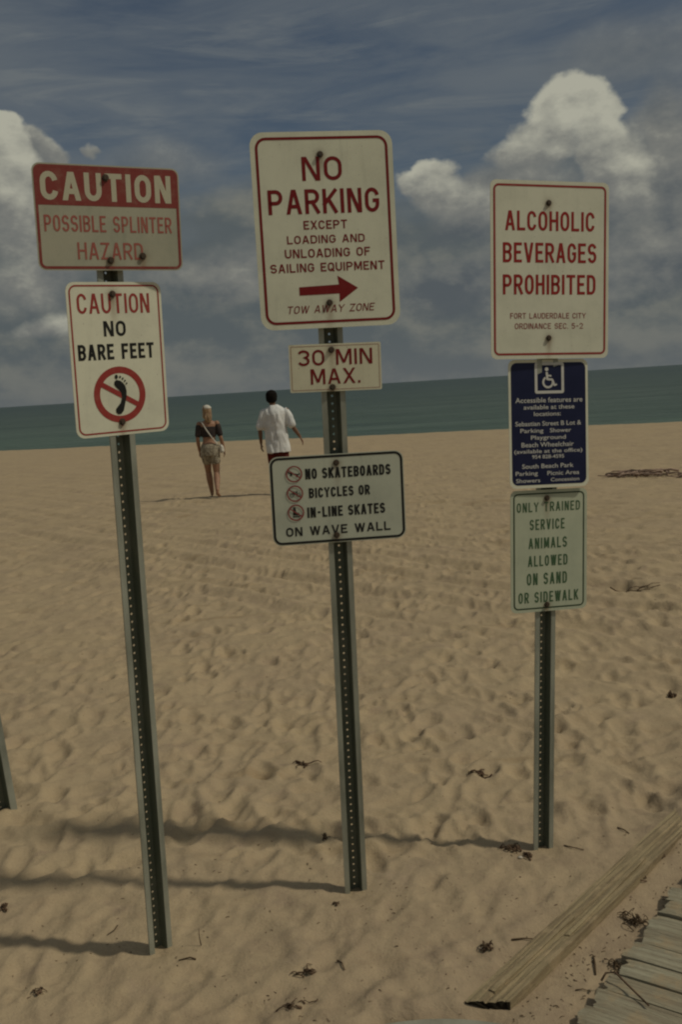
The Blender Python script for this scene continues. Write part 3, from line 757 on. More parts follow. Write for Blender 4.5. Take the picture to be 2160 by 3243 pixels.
for kind, (cx, cy) in (('board', (-0.1443, 0.0895)), ('bike', (-0.1447, 0.0245)), ('skate', (-0.1448, -0.0395))):
    if kind == 'board': sy = [stroke(cx - 0.016, cy + 0.004, cx + 0.014, cy - 0.003, 0.0045), stroke(cx - 0.020, cy + 0.009, cx - 0.015, cy + 0.003, 0.004), stroke(cx + 0.013, cy - 0.003, cx + 0.019, cy + 0.001, 0.004), ell(cx - 0.010, cy - 0.003, 0.0035, 0.0035), ell(cx + 0.010, cy - 0.0075, 0.0035, 0.0035)]
    elif kind == 'bike': sy = arcs(cx - 0.010, cy - 0.005, 0.0065, 0, 360, 0.0018) + arcs(cx + 0.010, cy - 0.005, 0.0065, 0, 360, 0.0018) + [stroke(cx - 0.010, cy - 0.005, cx - 0.003, cy + 0.007, 0.002), stroke(cx - 0.003, cy + 0.005, cx + 0.007, cy + 0.006, 0.002), stroke(cx - 0.002, cy - 0.004, cx + 0.007, cy + 0.006, 0.002), stroke(cx + 0.010, cy - 0.005, cx + 0.006, cy + 0.010, 0.002), stroke(cx - 0.002, cy - 0.004, cx - 0.005, cy + 0.009, 0.002)]
    else: sy = [[(cx - 0.008, cy + 0.018), (cx - 0.001, cy + 0.018), (cx + 0.001, cy + 0.002), (cx + 0.011, cy - 0.003), (cx + 0.012, cy - 0.009), (cx - 0.010, cy - 0.009)]] + [ell(cx - 0.008 + q_ * 0.0062, cy - 0.0135, 0.0028, 0.0028, 0, 10) for q_ in range(4)]
    add(s, 'pictogram', multi(sy, 0.0006, 0.00003), P_BLK)
    add(s, 'prohibition_ring', circ_ring(cx, cy, 0.0275, 0.0046, 0.0020), P_PINK)
    a = 0.0245 * math.cos(0.62); c_ = 0.0245 * math.sin(0.62)
    add(s, 'slash', poly(stroke(cx - a, cy + c_, cx + a, cy - c_, 0.0040), 0.0022), P_PINK)
bolts(s, [(-0.0014, 0.1190), (-0.0117, -0.1241)])

# 6 alcoholic beverages prohibited
w, h = 0.4554, 0.6149
s = sign('alcohol_sign', 'large white ALCOHOLIC BEVERAGES PROHIBITED sign with thin red border', (0.7933, 3.601, 2.1575), (0.9693, 0.2427, -0.0405), (0.0392, 0.0101, 0.9992), w, h, 0.022, MW6, 0.005)
add(s, 'border', ring(w - 0.022, h - 0.026, 0.020, 0.0075), P_HRED)
lines(s, [("ALCOHOLIC", -0.0008, 0.1371, 0.3438, 0.0671), ("BEVERAGES", -0.0013, 0.0275, 0.361, 0.0685), ("PROHIBITED", -0.0031, -0.0827, 0.3587, 0.0688)], P_RED, th=0.145)
lines(s, [("FORT LAUDERDALE CITY", -0.0082, -0.1666, 0.2932, 0.0194), ("ORDINANCE SEC. 5-2", -0.0049, -0.2027, 0.2649, 0.0198)], P_PINK, th=0.14)
bolts(s, [(-0.0073, 0.2327), (-0.007, -0.235)])

# 7 blue accessibility
w, h = 0.3069, 0.4600
s = sign('accessibility_sign', 'navy blue sign with wheelchair symbol and small white text', (0.7687, 3.6007, 1.6183), (0.9758, 0.2148, -0.0402), (0.0319, 0.0416, 0.9986), w, h, 0.024, MW, 0.004)
add(s, 'field', poly(rr_path(w - 0.018, h - 0.022, 0.022), 0.0004), MB)
add(s, 'symbol_frame', ring(0.113, 0.111, 0.008, 0.0100, 0.0010).copy(), P_WHT).location = (0.0035, 0.1640, 0)
cx, cy = -0.002, 0.155
wc = arcs(cx, cy - 0.006, 0.0185, 120, 385, 0.0075, 18) + [ell(cx - 0.005, cy + 0.040, 0.0070, 0.0070), stroke(cx - 0.005, cy + 0.030, cx - 0.002, cy + 0.002, 0.0085), stroke(cx - 0.004, cy + 0.018, cx + 0.013, cy + 0.016, 0.006), stroke(cx - 0.003, cy + 0.004, cx + 0.017, cy + 0.003, 0.0075), stroke(cx + 0.016, cy + 0.004, cx + 0.026, cy - 0.020, 0.0070), stroke(cx + 0.025, cy - 0.018, cx + 0.034, cy - 0.014, 0.006)]
add(s, 'wheelchair_symbol', multi(wc, 0.0010, 0.00003), P_WHT)
lines(s, [('Accessible features are', 0.0015, 0.0769, 0.2598, 0.0175), ('available at these', 0.0013, 0.0529, 0.197, 0.0155), ('locations:', -0.0058, 0.0289, 0.1042, 0.0150),
    ('Sebastian Street B Lot &', -0.002, -0.0062, 0.2557, 0.0160), ('Parking', -0.0667, -0.0304, 0.0888, 0.0145), ('Shower', 0.0444, -0.0310, 0.0831, 0.0145), ('Playground', -0.0029, -0.0556, 0.1354, 0.0145),
    ('Beach Wheelchair', -0.0058, -0.0822, 0.2032, 0.0165), ('(available at the office)', -0.0032, -0.1041, 0.2650, 0.0135), ('954 828-4595', -0.005, -0.1242, 0.1241, 0.0130),
    ('South Beach Park', -0.0063, -0.159, 0.2001, 0.0155), ('Parking', -0.0891, -0.1835, 0.0854, 0.0145), ('Picnic Area', 0.0536, -0.1855, 0.1250, 0.0150), ('Showers', -0.0838, -0.2094, 0.0930, 0.0140), ('Concession', 0.0600, -0.2085, 0.1115, 0.0130)], P_WHT, bold=0.008)

# 8 service animals
w, h = 0.3035, 0.4502
s = sign('service_animals_sign', 'pale greenish ONLY TRAINED SERVICE ANIMALS sign with thin green border, lowest on the right post', (0.7531, 3.6021, 1.1549), (0.971, 0.2356, -0.0395), (0.0384, 0.0094, 0.9992), w, h, 0.022, MV, 0.003)
add(s, 'border', ring(w - 0.022, h - 0.022, 0.018, 0.0050), P_DGN)
lines(s, [("ONLY TRAINED", -0.0021, 0.1454, 0.2508, 0.0347), ("SERVICE", -0.0075, 0.079, 0.1385, 0.0386), ("ANIMALS", -0.0051, 0.01, 0.1529, 0.0394), ("ALLOWED", -0.0051, -0.0558, 0.1579, 0.0396), ("ON SAND", -0.0086, -0.1244, 0.1605, 0.0435), ("OR SIDEWALK", -0.0022, -0.1907, 0.2392, 0.0399)], P_GRN, th=0.14, gap=0.7)
bolts(s, [(-0.009, 0.1942), (-0.0091, -0.2003)])

# ------------------------------------------------------------------ timber and boardwalk
def wood(name, c1, c2, c3, ax=(1, 18, 18)):
    m, t, b = mat(name, c1, 0.85, 0, 0.2)
    v = obj_vec(t); oi = t.nodes.new('ShaderNodeObjectInfo')
    vo = t.nodes.new('ShaderNodeVectorMath'); vo.operation = 'ADD'; t.links.new(v, vo.inputs[0])
    sc_ = t.nodes.new('ShaderNodeVectorMath'); sc_.operation = 'SCALE'; t.links.new(oi.outputs['Location'], sc_.inputs[0]); sc_.inputs['Scale'].default_value = 13.0; t.links.new(sc_.outputs[0], vo.inputs[1])
    vv = vo.outputs[0]
    gr = noise(t, vscale(t, vv, ax), 3.2, 6, 0.65, 0.25); gr2 = noise(t, vscale(t, vv, (ax[0]*2, ax[1]*4, ax[2]*4)), 3.0, 4, 0.7); bl = noise(t, vv, 7, 4, 0.6)
    c = mixc(t, gr.ss(0.3, 0.7), c1, c2); c = mixc(t, gr2.ss(0.58, 0.78) * 0.8, c, c3); c = mixc(t, bl.ss(0.5, 0.75) * 0.35, c, (0.30, 0.23, 0.14)); rn = X(t, oi.outputs['Random']); c = mixc(t, rn.lin(0, 1, 0, 0.55), c, mixc(t, gr, (0.30, 0.22, 0.14), (0.20, 0.15, 0.10)))
    geo = t.nodes.new('ShaderNodeNewGeometry'); du = noise(t, geo.outputs['Position'], 11, 5, 0.65)
    c = mixc(t, du.ss(0.50, 0.66) * 0.75, c, (0.42, 0.32, 0.195))
    t.links.new(c, b.inputs['Base Color'])
    p_ = bump(t, b, gr, 0.6, 0.006); bump(t, b, gr2, 1.0, 0.007, p_)
    return m
M_PLANK = wood('weathered_plank', (0.46, 0.43, 0.31), (0.27, 0.235, 0.165), (0.06, 0.05, 0.035))
M_BEAM = wood('beam_wood', (0.47, 0.39, 0.22), (0.27, 0.21, 0.12), (0.07, 0.052, 0.03), (0.7, 20, 20))
M_END = mottled('rotten_end_shade', (0.020, 0.017, 0.012), (0.035, 0.028, 0.018), 60, 0.95, 0, 0.1)  # shade of the beam's end face painted into the rotten wood colour

def plank_mesh(L, Wd, T, seed, nl=44, nw=8, ragged=0.006, warp=0.002, skew=0.0, groove=0.0015):
    """board along +x from x=0, y across, top at z=0; ragged ends, cupped top with grain grooves"""
    r = random.Random(seed); V = []; F = []
    e0 = [r.uniform(-ragged, ragged) for _ in range(nw + 1)]; ph = r.uniform(0, 9)
    gro = [0 if j in (0, nw) else r.uniform(-groove, 0) for j in range(nw + 1)]
    for i in range(nl + 1):
        fx = i / nl
        for j in range(nw + 1):
            fy = j / nw
            x = fx * L + (1 - min(1, fx * nl / 2)) * (e0[j] + skew * (fy - 0.5) * Wd)
            edge = 1 if j in (0, nw) else 0
            y = (fy - 0.5) * Wd * (1 - 0.012 * edge * (1 + math.sin(fx * 37 + ph + j)))
            z = -0.0035 * edge - (0.003 if i == 0 else 0) + warp * math.sin(fx * 5 + ph) + 0.0022 * abs(fy - 0.5) * 2 + gro[j] * (0.6 + 0.4 * math.sin(fx * 23 + j * 2.1 + ph))
            V.append((x, y, z))
    n0 = len(V)
    for i in range(nl + 1):
        for j in (0, nw):
            a_ = V[i * (nw + 1) + j]; V.append((a_[0], a_[1], -T))
    for i in range(nl):
        for j in range(nw):
            a_ = i * (nw + 1) + j; F.append((a_, a_ + nw + 1, a_ + nw + 2, a_ + 1))
        a_ = i * (nw + 1); b0 = n0 + 2 * i
        F.append((a_, b0, b0 + 2, a_ + nw + 1)); F.append((a_ + nw, a_ + 2 * nw + 1, b0 + 3, b0 + 1)); F.append((b0, b0 + 1, b0 + 3, b0 + 2))
    F.append(tuple(range(nw, -1, -1))[::-1] + (n0 + 1, n0)); l0 = nl * (nw + 1)
    F.append(tuple(range(l0 + nw, l0 - 1, -1)) + (n0 + 2 * nl, n0 + 2 * nl + 1))
    return mesh('plank', V, F)

bw_m = Matrix((Vector((DK_P[0], DK_P[1], 0)), Vector((DK_E[0], DK_E[1], 0)), Vector((0, 0, 1)))).transposed().to_4x4(); bw_m.translation = (DK_A[0], DK_A[1], 0)
bw = empty('boardwalk', bw_m); tag(bw, 'weathered grey plank boardwalk with uneven plank ends at lower right', 'boardwalk')
e = -0.62; k = 0
while e < 1.35:
    wd = random.choice((0.088, 0.090, 0.086, 0.094))
    sink = max(0, (e - 0.95)) * 0.055
    o = link('plank', plank_mesh(1.5, wd, 0.03, k, ragged=0.009, skew=random.uniform(-.25, .25)), M_PLANK, bw)
    o.location = (0.012 + random.uniform(-0.016, 0.018), e + wd / 2, 0.030 + random.uniform(-0.0035, 0.0035) - sink); o.rotation_euler = (random.uniform(-.03, .03), random.uniform(-.004, .004), random.uniform(-.012, .012))
    e += wd + random.uniform(0.004, 0.011); k += 1
o = link('joist', plank_mesh(2.1, 0.05, 0.06, 77, nl=10, nw=3), M_PLANK, bw); o.rotation_euler.z = math.pi / 2; o.location = (0.30, -0.7, -0.012)

bm_m = Matrix((Vector((BEAM_D[0], BEAM_D[1], 0)), Vector((-BEAM_N[0], -BEAM_N[1], 0)), Vector((0, 0, 1)))).transposed().to_4x4(); bm_m.translation = (BEAM_A[0], BEAM_A[1], 0)
bt = empty('timber_beam', bm_m); tag(bt, 'long weathered timber beam lying in the sand beside the boardwalk, rotten near end with its shade painted dark', 'beam')
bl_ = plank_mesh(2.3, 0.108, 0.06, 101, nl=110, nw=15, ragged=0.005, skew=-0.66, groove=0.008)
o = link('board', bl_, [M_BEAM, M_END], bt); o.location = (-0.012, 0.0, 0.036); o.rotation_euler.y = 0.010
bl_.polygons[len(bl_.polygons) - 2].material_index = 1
o = link('splinter_strip', plank_mesh(0.50, 0.020, 0.012, 103, nl=30, nw=3, ragged=0.004, groove=0.001), M_BEAM, bt); o.location = (0.03, 0.012, 0.0405); o.rotation_euler.y = 0.010
o = link('splinter_strip', plank_mesh(0.62, 0.016, 0.012, 104, nl=30, nw=3, ragged=0.004, groove=0.001), M_BEAM, bt); o.location = (0.42, -0.028, 0.0360); o.rotation_euler = (0, 0.010, 0.02)

# round edged concrete slab peeping out of the sand at the bottom edge
m_con = mottled('concrete', (0.30, 0.295, 0.235), (0.235, 0.225, 0.175), 14, 0.9, 0, 0.2, 0.3, 0.7, 0.4)
V = []; F = []; n = 72; r = 0.60
for rr_, z in ((r, -0.1), (r, 0.014), (r - 0.012, 0.022), (0.3, 0.022)):
    for k in range(n): a = 2 * math.pi * k / n; V.append((rr_ * math.cos(a), rr_ * math.sin(a), z))
for q_ in range(3):
    for k in range(n): F.append((q_ * n + k, q_ * n + (k + 1) % n, (q_ + 1) * n + (k + 1) % n, (q_ + 1) * n + k))
F.append(tuple(3 * n + k for k in range(n)))
o = link('concrete_slab', mesh('concrete_slab', V, F), m_con); o.location = (0.14, 2.015, -0.004)
tag(o, 'grey concrete slab with a curved edge, half buried in sand at the bottom of the photo', 'concrete slab')

# ------------------------------------------------------------------ litter: seaweed, twigs, sticks, shells
M_WEED = mottled('seaweed', (0.065, 0.042, 0.025), (0.14, 0.088, 0.055), 40, 0.85, 0, 0.2)
M_TWIG = mottled('twig', (0.060, 0.040, 0.022), (0.13, 0.088, 0.05), 50, 0.85, 0, 0.2)
M_DRY = mottled('dry_weed', (0.36, 0.26, 0.20), (0.27, 0.19, 0.145), 25, 0.9, 0, 0.1)
M_SHELL = mottled('shell', (0.62, 0.56, 0.46), (0.45, 0.38, 0.29), 50, 0.5)
def tube(V, F, pts, r0, r1, n=5):
    pts = [Vector(p_) for p_ in pts]; o = len(V); L = len(pts)
    for i, p_ in enumerate(pts):
        d = (pts[min(i + 1, L - 1)] - pts[max(i - 1, 0)]).normalized()
        a = d.orthogonal().normalized(); b_ = d.cross(a); r = r0 + (r1 - r0) * i / (L - 1)
        for k in range(n): V.append(tuple(p_ + (a * math.cos(2*math.pi*k/n) + b_ * math.sin(2*math.pi*k/n)) * r))
    for i in range(L - 1):
        for k in range(n): F.append((o + i*n + k, o + i*n + (k+1) % n, o + (i+1)*n + (k+1) % n, o + (i+1)*n + k))
    F.append(tuple(o + k for k in range(n - 1, -1, -1))); F.append(tuple(o + (L-1)*n + k for k in range(n)))
def clump(x, y, size, n, seed, m, label, cat, r=0.0025, hgt=0.35, name='seaweed_clump', group=None, asp=1.0, ang=0.0):
    rd = random.Random(seed); V = []; F = []
    for _ in range(n):
        a = rd.uniform(0, 6.28); c0 = Vector((rd.gauss(0, .35) * size * asp, rd.gauss(0, .35) * size, 0)); L = size * rd.uniform(.5, 1.3); pts = []; bend = rd.uniform(-2.5, 2.5); hh = rd.uniform(0, hgt) * size
        for k in range(6):
            f = k / 5 - .5; aa = a + bend * f
            pts.append(c0 + Vector((math.cos(aa) * L * f * asp, math.sin(aa) * L * f, hh * (1 - 4 * f * f) + rd.uniform(0, r * 2) + r * .4)))
        if ang: pts = [Matrix.Rotation(ang, 3, 'Z') @ p_ for p_ in pts]
        pts = [Vector((p_.x, p_.y, p_.z + ground_z(x + p_.x, y + p_.y) - ground_z(x, y))) for p_ in pts]
        tube(V, F, pts, r * rd.uniform(.7, 1.3), r * .4, 5)
    o = link(name, mesh(name, V, F, True), m); o.location = (x, y, ground_z(x, y)); tag(o, label, cat, group); return o
def stick(pts, r0, r1, m, label, cat='twig', name='twig', lift=0.003, onz=None):
    V = []; F = []; b_ = Vector((pts[0][0], pts[0][1], 0))
    P = [Vector((x, y, (ground_z(x, y) if onz is None else onz) + lift + (p_[2] if len(p_) > 2 else 0))) for p_ in pts for x, y in [(p_[0], p_[1])]]
    o0 = P[0].copy(); tube(V, F, [p_ - o0 for p_ in P], r0, r1, 6)
    o = link(name, mesh(name, V, F, True), m); o.location = o0; tag(o, label, cat); return o

clump(0.562, 3.600, 0.045, 16, 1, M_WEED, 'dark seaweed tangle against the left foot of the right post', 'seaweed', 0.0035)
clump(0.615, 3.545, 0.030, 12, 2, M_WEED, 'small dark clump touching the base of the right post', 'seaweed', 0.004)
clump(0.374, 2.947, 0.024, 13, 3, M_WEED, 'small black seaweed knot between the middle post and the beam', 'seaweed', 0.0035, 0.6)
clump(0.882, 3.080, 0.045, 30, 4, M_TWIG, 'reddish brown seaweed ball between the beam and the boardwalk', 'seaweed', 0.0022, 0.7)
clump(0.745, 2.835, 0.035, 14, 5, M_TWIG, 'ragged brown weed lying against the near side of the beam', 'seaweed', 0.0022, 0.4)
clump(-0.248, 4.651, 0.050, 10, 6, M_WEED, 'flat dark weed scrap in the sand left of the middle post', 'seaweed', 0.004, 0.15, asp=1.6)
clump(0.551, 4.383, 0.050, 12, 7, M_WEED, 'dark weed scrap in the sand between middle and right posts', 'seaweed', 0.004, 0.15, asp=1.5)
clump(2.46, 8.139, 0.13, 6, 8, M_TWIG, 'thin dark strand of weed lying right of the service animals sign', 'seaweed', 0.005, 0.1, asp=1.9)
clump(1.761, 5.314, 0.032, 10, 9, M_WEED, 'single dark weed lump at the right edge of the sand', 'seaweed', 0.006, 0.5)
clump(-0.101, 3.246, 0.016, 8, 10, M_WEED, 'tiny black weed bit just below the middle post', 'seaweed', 0.003, 0.5)
clump(-0.189, 2.86, 0.028, 10, 11, M_WEED, 'small brown weed scrap below and left of the middle post', 'seaweed', 0.003, 0.3, asp=1.5)
clump(-0.225, 2.700, 0.034, 10, 12, M_WEED, 'brown weed scrap near the bottom left of centre', 'seaweed', 0.0028, 0.25, asp=1.6)
clump(-1.03, 2.880, 0.028, 8, 13, M_WEED, 'small brown weed scrap at the lower left, below the left post shadow', 'seaweed', 0.003, 0.3)
clump(-1.30, 3.375, 0.022, 9, 14, M_WEED, 'dark weed speck at the left edge between two shadows', 'seaweed', 0.004, 0.4)
clump(0.95, 3.34, 0.050, 24, 15, M_WEED, 'dark weed heap on the boardwalk side of the beam, farther end', 'seaweed', 0.0025, 0.35, asp=1.5)
clump(1.10, 3.52, 0.045, 20, 16, M_WEED, 'brown weed strewn where the beam goes under the sand', 'seaweed', 0.0025, 0.3, asp=1.4)
clump(4.95, 16.6, 0.50, 34, 17, M_DRY, 'low purplish heap of dried seaweed on the open beach at the right', 'seaweed', 0.020, 0.12, asp=1.7, ang=-0.3)
clump(5.7, 15.9, 0.32, 13, 18, M_DRY, 'brown trail of dried weed at the right edge of the beach', 'seaweed', 0.014, 0.1, asp=2.6, ang=-0.3)
clump(-0.145, 3.78, 0.03, 7, 19, M_TWIG, 'small crossed twigs in the shadow left of the middle post', 'twigs', 0.0022, 1.0, 'twig_pile')
stick([(0.672, 2.700), (0.690, 2.717, .012), (0.716, 2.712, .016), (0.735, 2.668, .008), (0.769, 2.568, .003)], 0.0032, 0.0028, M_WEED, 'long dark curved stick lying across the boardwalk planks', 'stick', 'stick', 0.004, 0.034)
stick([(0.697, 2.891), (0.688, 2.836, .004), (0.679, 2.795)], 0.0035, 0.0028, M_TWIG, 'short brown stick in the sand between beam and boardwalk', 'stick', 'stick')
stick([(0.600, 2.723), (0.622, 2.722, .003), (0.645, 2.716)], 0.0018, 0.0012, M_TWIG, 'thin brown twig at the plank ends near the bottom right')
stick([(-0.10, 2.93), (-0.085, 2.89, .004), (-0.078, 2.86)], 0.0030, 0.002, M_TWIG, 'short upright looking twig below the middle post')
stick([(-0.550, 3.075), (-0.553, 3.072, 0.03), (-0.552, 3.070, 0.06)], 0.0022, 0.0010, M_TWIG, 'thin stalk standing in the sand right of the left post', 'stalk', 'stalk')
stick([(-0.555, 2.99, 0.0), (-0.575, 2.995, 0.004), (-0.61, 2.99, 0)], 0.003, 0.002, M_TWIG, 'pale twig lying at the right foot of the left post')
stick([(-0.861, 3.237), (-0.865, 3.205, .003), (-0.885, 3.185)], 0.0025, 0.0015, M_TWIG, 'bent twig in the sand left of the left post')
stick([(0.77, 3.60), (0.80, 3.575, .004), (0.835, 3.560)], 0.0028, 0.0018, M_TWIG, 'brown twig in the sand just right of the right post')
stick([(0.46, 2.985), (0.50, 3.000, .003), (0.56, 2.998)], 0.0035, 0.0015, M_TWIG, 'dark twig half buried left of the beam')
stick([(1.02, 3.76), (1.035, 3.72, .004), (1.045, 3.69)], 0.003, 0.0018, M_TWIG, 'small dark twig in sand behind the beam')
def shell(x, y, r, label):
    bm = bmesh.new(); bmesh.ops.create_icosphere(bm, subdivisions=2, radius=r)
    for v_ in bm.verts: v_.co.z = v_.co.z * 0.5 + r * .2; v_.co.x *= 1.2; v_.co += Vector((0, 0, 0.08 * r * math.sin(v_.co.y / r * 12)))
    me_ = bpy.data.meshes.new('shell'); bm.to_mesh(me_); bm.free(); me_.polygons.foreach_set('use_smooth', [True] * len(me_.polygons))
    o = link('shell', me_, M_SHELL); o.location = (x, y, ground_z(x, y)); tag(o, label, 'shell'); return o
shell(0.362, 2.955, 0.008, 'tiny white shell caught in the black seaweed knot')
shell(0.590, 3.520, 0.009, 'small pale shell at the foot of the right post')

V = []; F = []
rd = random.Random(99)
cnt = 0
while cnt < 460:
    k = rd.random()
    if k < 0.35: s_ = rd.uniform(-0.05, 1.9); n_ = rd.gauss(0.13, 0.05); x, y = BEAM_A + BEAM_D * s_ + BEAM_N * n_
    elif k < 0.72: x, y = rd.uniform(-1.3, 1.3), rd.uniform(2.4, 3.7)
    else: y = rd.uniform(3.5, 9); x = rd.uniform(-.42, .42) * y
    s_, n_ = (x - BEAM_A[0]) * BEAM_D[0] + (y - BEAM_A[1]) * BEAM_D[1], (x - BEAM_A[0]) * BEAM_N[0] + (y - BEAM_A[1]) * BEAM_N[1]
    if abs(n_) < 0.065 and s_ > -0.02: continue
    if (x - DK_A[0]) * DK_P[0] + (y - DK_A[1]) * DK_P[1] > 0.0: continue
    L = rd.uniform(0.0015, 0.007) * (1 if y < 4 else 1.2); a = rd.uniform(0, 6.28); z = ground_z(x, y) + 0.001
    dx_, dy_ = math.cos(a) * L, math.sin(a) * L
    tube(V, F, [(x - dx_, y - dy_, z), (x, y, z + rd.uniform(.0, .003)), (x + dx_, y + dy_, z)], rd.uniform(.0008, .0020), .0007, 4); cnt += 1
o = link('beach_litter', mesh('beach_litter', V, F), M_TWIG); tag(o, 'tiny brown weed and twig fragments scattered over the sand', None, None, 'stuff')

# ------------------------------------------------------------------ people
def capsule(V, F, p0, p1, r0, r1, n=14, sq=(1, 1)):
    p0, p1 = Vector(p0), Vector(p1); d = p1 - p0; L = d.length; d = d.normalized()
    up = Vector((0, 1, 0)) if abs(d.y) < 0.9 else Vector((1, 0, 0))
    a = up.cross(d).normalized(); b_ = d.cross(a).normalized(); o = len(V); rings = []
    for k in range(1, 5): f = math.pi / 2 * k / 4; rings.append((p0 - d * (r0 * math.cos(f)), r0 * math.sin(f)))
    for k in range(4, 0, -1): f = math.pi / 2 * k / 4; rings.append((p1 + d * (r1 * math.cos(f)), r1 * math.sin(f)))
    for (c_, r) in rings:
        for k in range(n): th = 2 * math.pi * k / n; V.append(tuple(c_ + a * (math.cos(th) * r * sq[0]) + b_ * (math.sin(th) * r * sq[1])))
    for i in range(len(rings) - 1):
        for k in range(n): F.append((o+i*n+k, o+i*n+(k+1) % n, o+(i+1)*n+(k+1) % n, o+(i+1)*n+k))
    F.append(tuple(o + k for k in range(n - 1, -1, -1))); F.append(tuple(o + (len(rings)-1)*n + k for k in range(n)))
def loft(V, F, rings, n=28, fold=0.0, seed=0):
    """rings: (x, y, z, rx, ry)"""
    o = len(V); rd = random.Random(seed); ph = [rd.uniform(0, 6.28) for _ in range(4)]
    for i, (x, y, z, rx, ry) in enumerate(rings):
        for k in range(n):
            th = 2 * math.pi * k / n; f = 1 + fold * (math.sin(3 * th + ph[0] + z * 9) * .5 + math.sin(7 * th + ph[1] - z * 6) * .35 + math.sin(12 * th + ph[2] + z * 14) * .2)
            V.append((x + math.cos(th) * rx * f, y + math.sin(th) * ry * f, z))
    for i in range(len(rings) - 1):
        for k in range(n): F.append((o+i*n+k, o+i*n+(k+1) % n, o+(i+1)*n+(k+1) % n, o+(i+1)*n+k))
    F.append(tuple(o + k for k in range(n - 1, -1, -1))); F.append(tuple(o + (len(rings)-1)*n + k for k in range(n)))
def fuse(V, F, voxel, smooth=3):
    """voxel-fuse overlapping closed shapes into one continuous surface"""
    me_ = mesh('tmp', V, F); o = bpy.data.objects.new('tmp', me_); COL.objects.link(o)
    bm = bmesh.new(); bm.from_mesh(me_); bmesh.ops.recalc_face_normals(bm, faces=bm.faces); bm.to_mesh(me_); bm.free()
    r = o.modifiers.new('r', 'REMESH'); r.mode = 'VOXEL'; r.voxel_size = voxel
    s_ = o.modifiers.new('s', 'SMOOTH'); s_.iterations = smooth; s_.factor = 0.5
    dg = bpy.context.evaluated_depsgraph_get(); dg.update()
    m2 = bpy.data.meshes.new_from_object(o.evaluated_get(dg)); bpy.data.objects.remove(o); bpy.data.meshes.remove(me_)
    m2.polygons.foreach_set('use_smooth', [True] * len(m2.polygons)); return m2

def body(P, V, F):
    """P: joint dictionary, metres, facing +y"""
    S = P['s']
    loft(V, F, [(P['hipx'] * k_[0] , k_[1] * S, k_[2] * S, k_[3] * S, k_[4] * S) for k_ in P['torso']], 24)
    capsule(V, F, P['neck0'], P['neck1'], .052 * S, .048 * S)
    hx, hy, hz = P['head']
    loft(V, F, [(hx, hy, hz - .115*S, .030*S, .030*S), (hx, hy + .012*S, hz - .095*S, .050*S, .058*S), (hx, hy + .006*S, hz - .05*S, .066*S, .080*S), (hx, hy, hz, .074*S, .094*S), (hx, hy - .004*S, hz + .05*S, .073*S, .093*S), (hx, hy - .006*S, hz + .09*S, .056*S, .072*S), (hx, hy - .006*S, hz + .112*S, .022*S, .03*S)], 20)
    capsule(V, F, (hx, hy + .09*S, hz + .01*S), (hx, hy + .108*S, hz - .022*S), .011*S, .015*S, 8)       # nose
    for s_ in (-1, 1): capsule(V, F, (hx + s_*.076*S, hy - .005*S, hz + .014*S), (hx + s_*.074*S, hy + .002*S, hz - .024*S), .013*S, .010*S, 8, (.6, 1.2))  # ears
    for s_, A in P['arms'].items():
        sh_, el_, wr, dirh = [Vector(q_) for q_ in A]
        capsule(V, F, sh_, sh_ + (el_ - sh_) * .35, .053*S, .047*S); capsule(V, F, sh_ + (el_ - sh_) * .3, el_, .046*S, .036*S); capsule(V, F, el_, el_ + (wr - el_) * .4, .036*S, .037*S); capsule(V, F, el_ + (wr - el_) * .4, wr, .037*S, .024*S)
        dirh = dirh.normalized(); side = Vector((0, 1, 0)); side = (side - dirh * side.dot(dirh)).normalized(); inn = dirh.cross(side)
        if inn.x * s_ > 0: inn = -inn
        palm = wr + dirh * .085*S
        capsule(V, F, wr + dirh * .01*S, palm, .024*S, .026*S, 12, (0.6, 1.5) if abs((Vector((0, 1, 0)).cross(dirh)).x) > .5 else (0.6, 1.5))
        for q_, ln in ((-1.5, .052), (-.5, .066), (.5, .070), (1.5, .060)):
            b0 = palm + side * q_ * .0185*S; b1 = b0 + (dirh + inn * .25) * ln * .55*S; b2 = b1 + (dirh + inn * .75).normalized() * ln * .5*S
            capsule(V, F, b0, b1, .0088*S, .0082*S, 8); capsule(V, F, b1, b2, .0082*S, .0070*S, 8)
        t0 = wr + dirh * .03*S + side * .028*S; t1 = t0 + (dirh + side * .8 + inn * .3).normalized() * .038*S; t2 = t1 + (dirh + side * .2 + inn * .3).normalized() * .028*S
        capsule(V, F, t0, t1, .0105*S, .0092*S, 8); capsule(V, F, t1, t2, .0092*S, .0078*S, 8)
    for s_, A in P['legs'].items():
        hp, kn, an_, toe = [Vector(q_) for q_ in A]
        capsule(V, F, hp, hp + (kn - hp) * .5, .088*S, .078*S); capsule(V, F, hp + (kn - hp) * .5, kn, .078*S, .058*S)
        cf = kn + (an_ - kn) * .35 + Vector((0, -.012*S, 0)); capsule(V, F, kn, cf, .058*S, .063*S); capsule(V, F, cf, an_, .063*S, .038*S)
        heel = an_ + (an_ - toe).normalized() * .02*S; heel.z = toe.z + .008 if an_.z < .12 else an_.z - .06
        capsule(V, F, an_, heel, .034*S, .030*S, 10); capsule(V, F, heel, toe, .030*S, .022*S, 10, (1.2, .9))
        for q_ in range(5):
            sd = (toe - heel).cross(Vector((0, 0, 1))).normalized() * (q_ - 2) * .0125*S; d_ = (toe - heel).normalized()
            capsule(V, F, toe + sd - d_ * .01*S, toe + sd + d_ * (.022 + .006 * (1 if q_ == (1 if s_ > 0 else 3) else 0))*S, .0085*S, .0075*S, 6)
SK_F = mottled('skin_tanned', (0.34, 0.19, 0.12), (0.28, 0.15, 0.09), 9, 0.55, 0, 0.3)
SK_M = mottled('skin_brown', (0.20, 0.11, 0.065), (0.16, 0.085, 0.05), 9, 0.55, 0, 0.3)
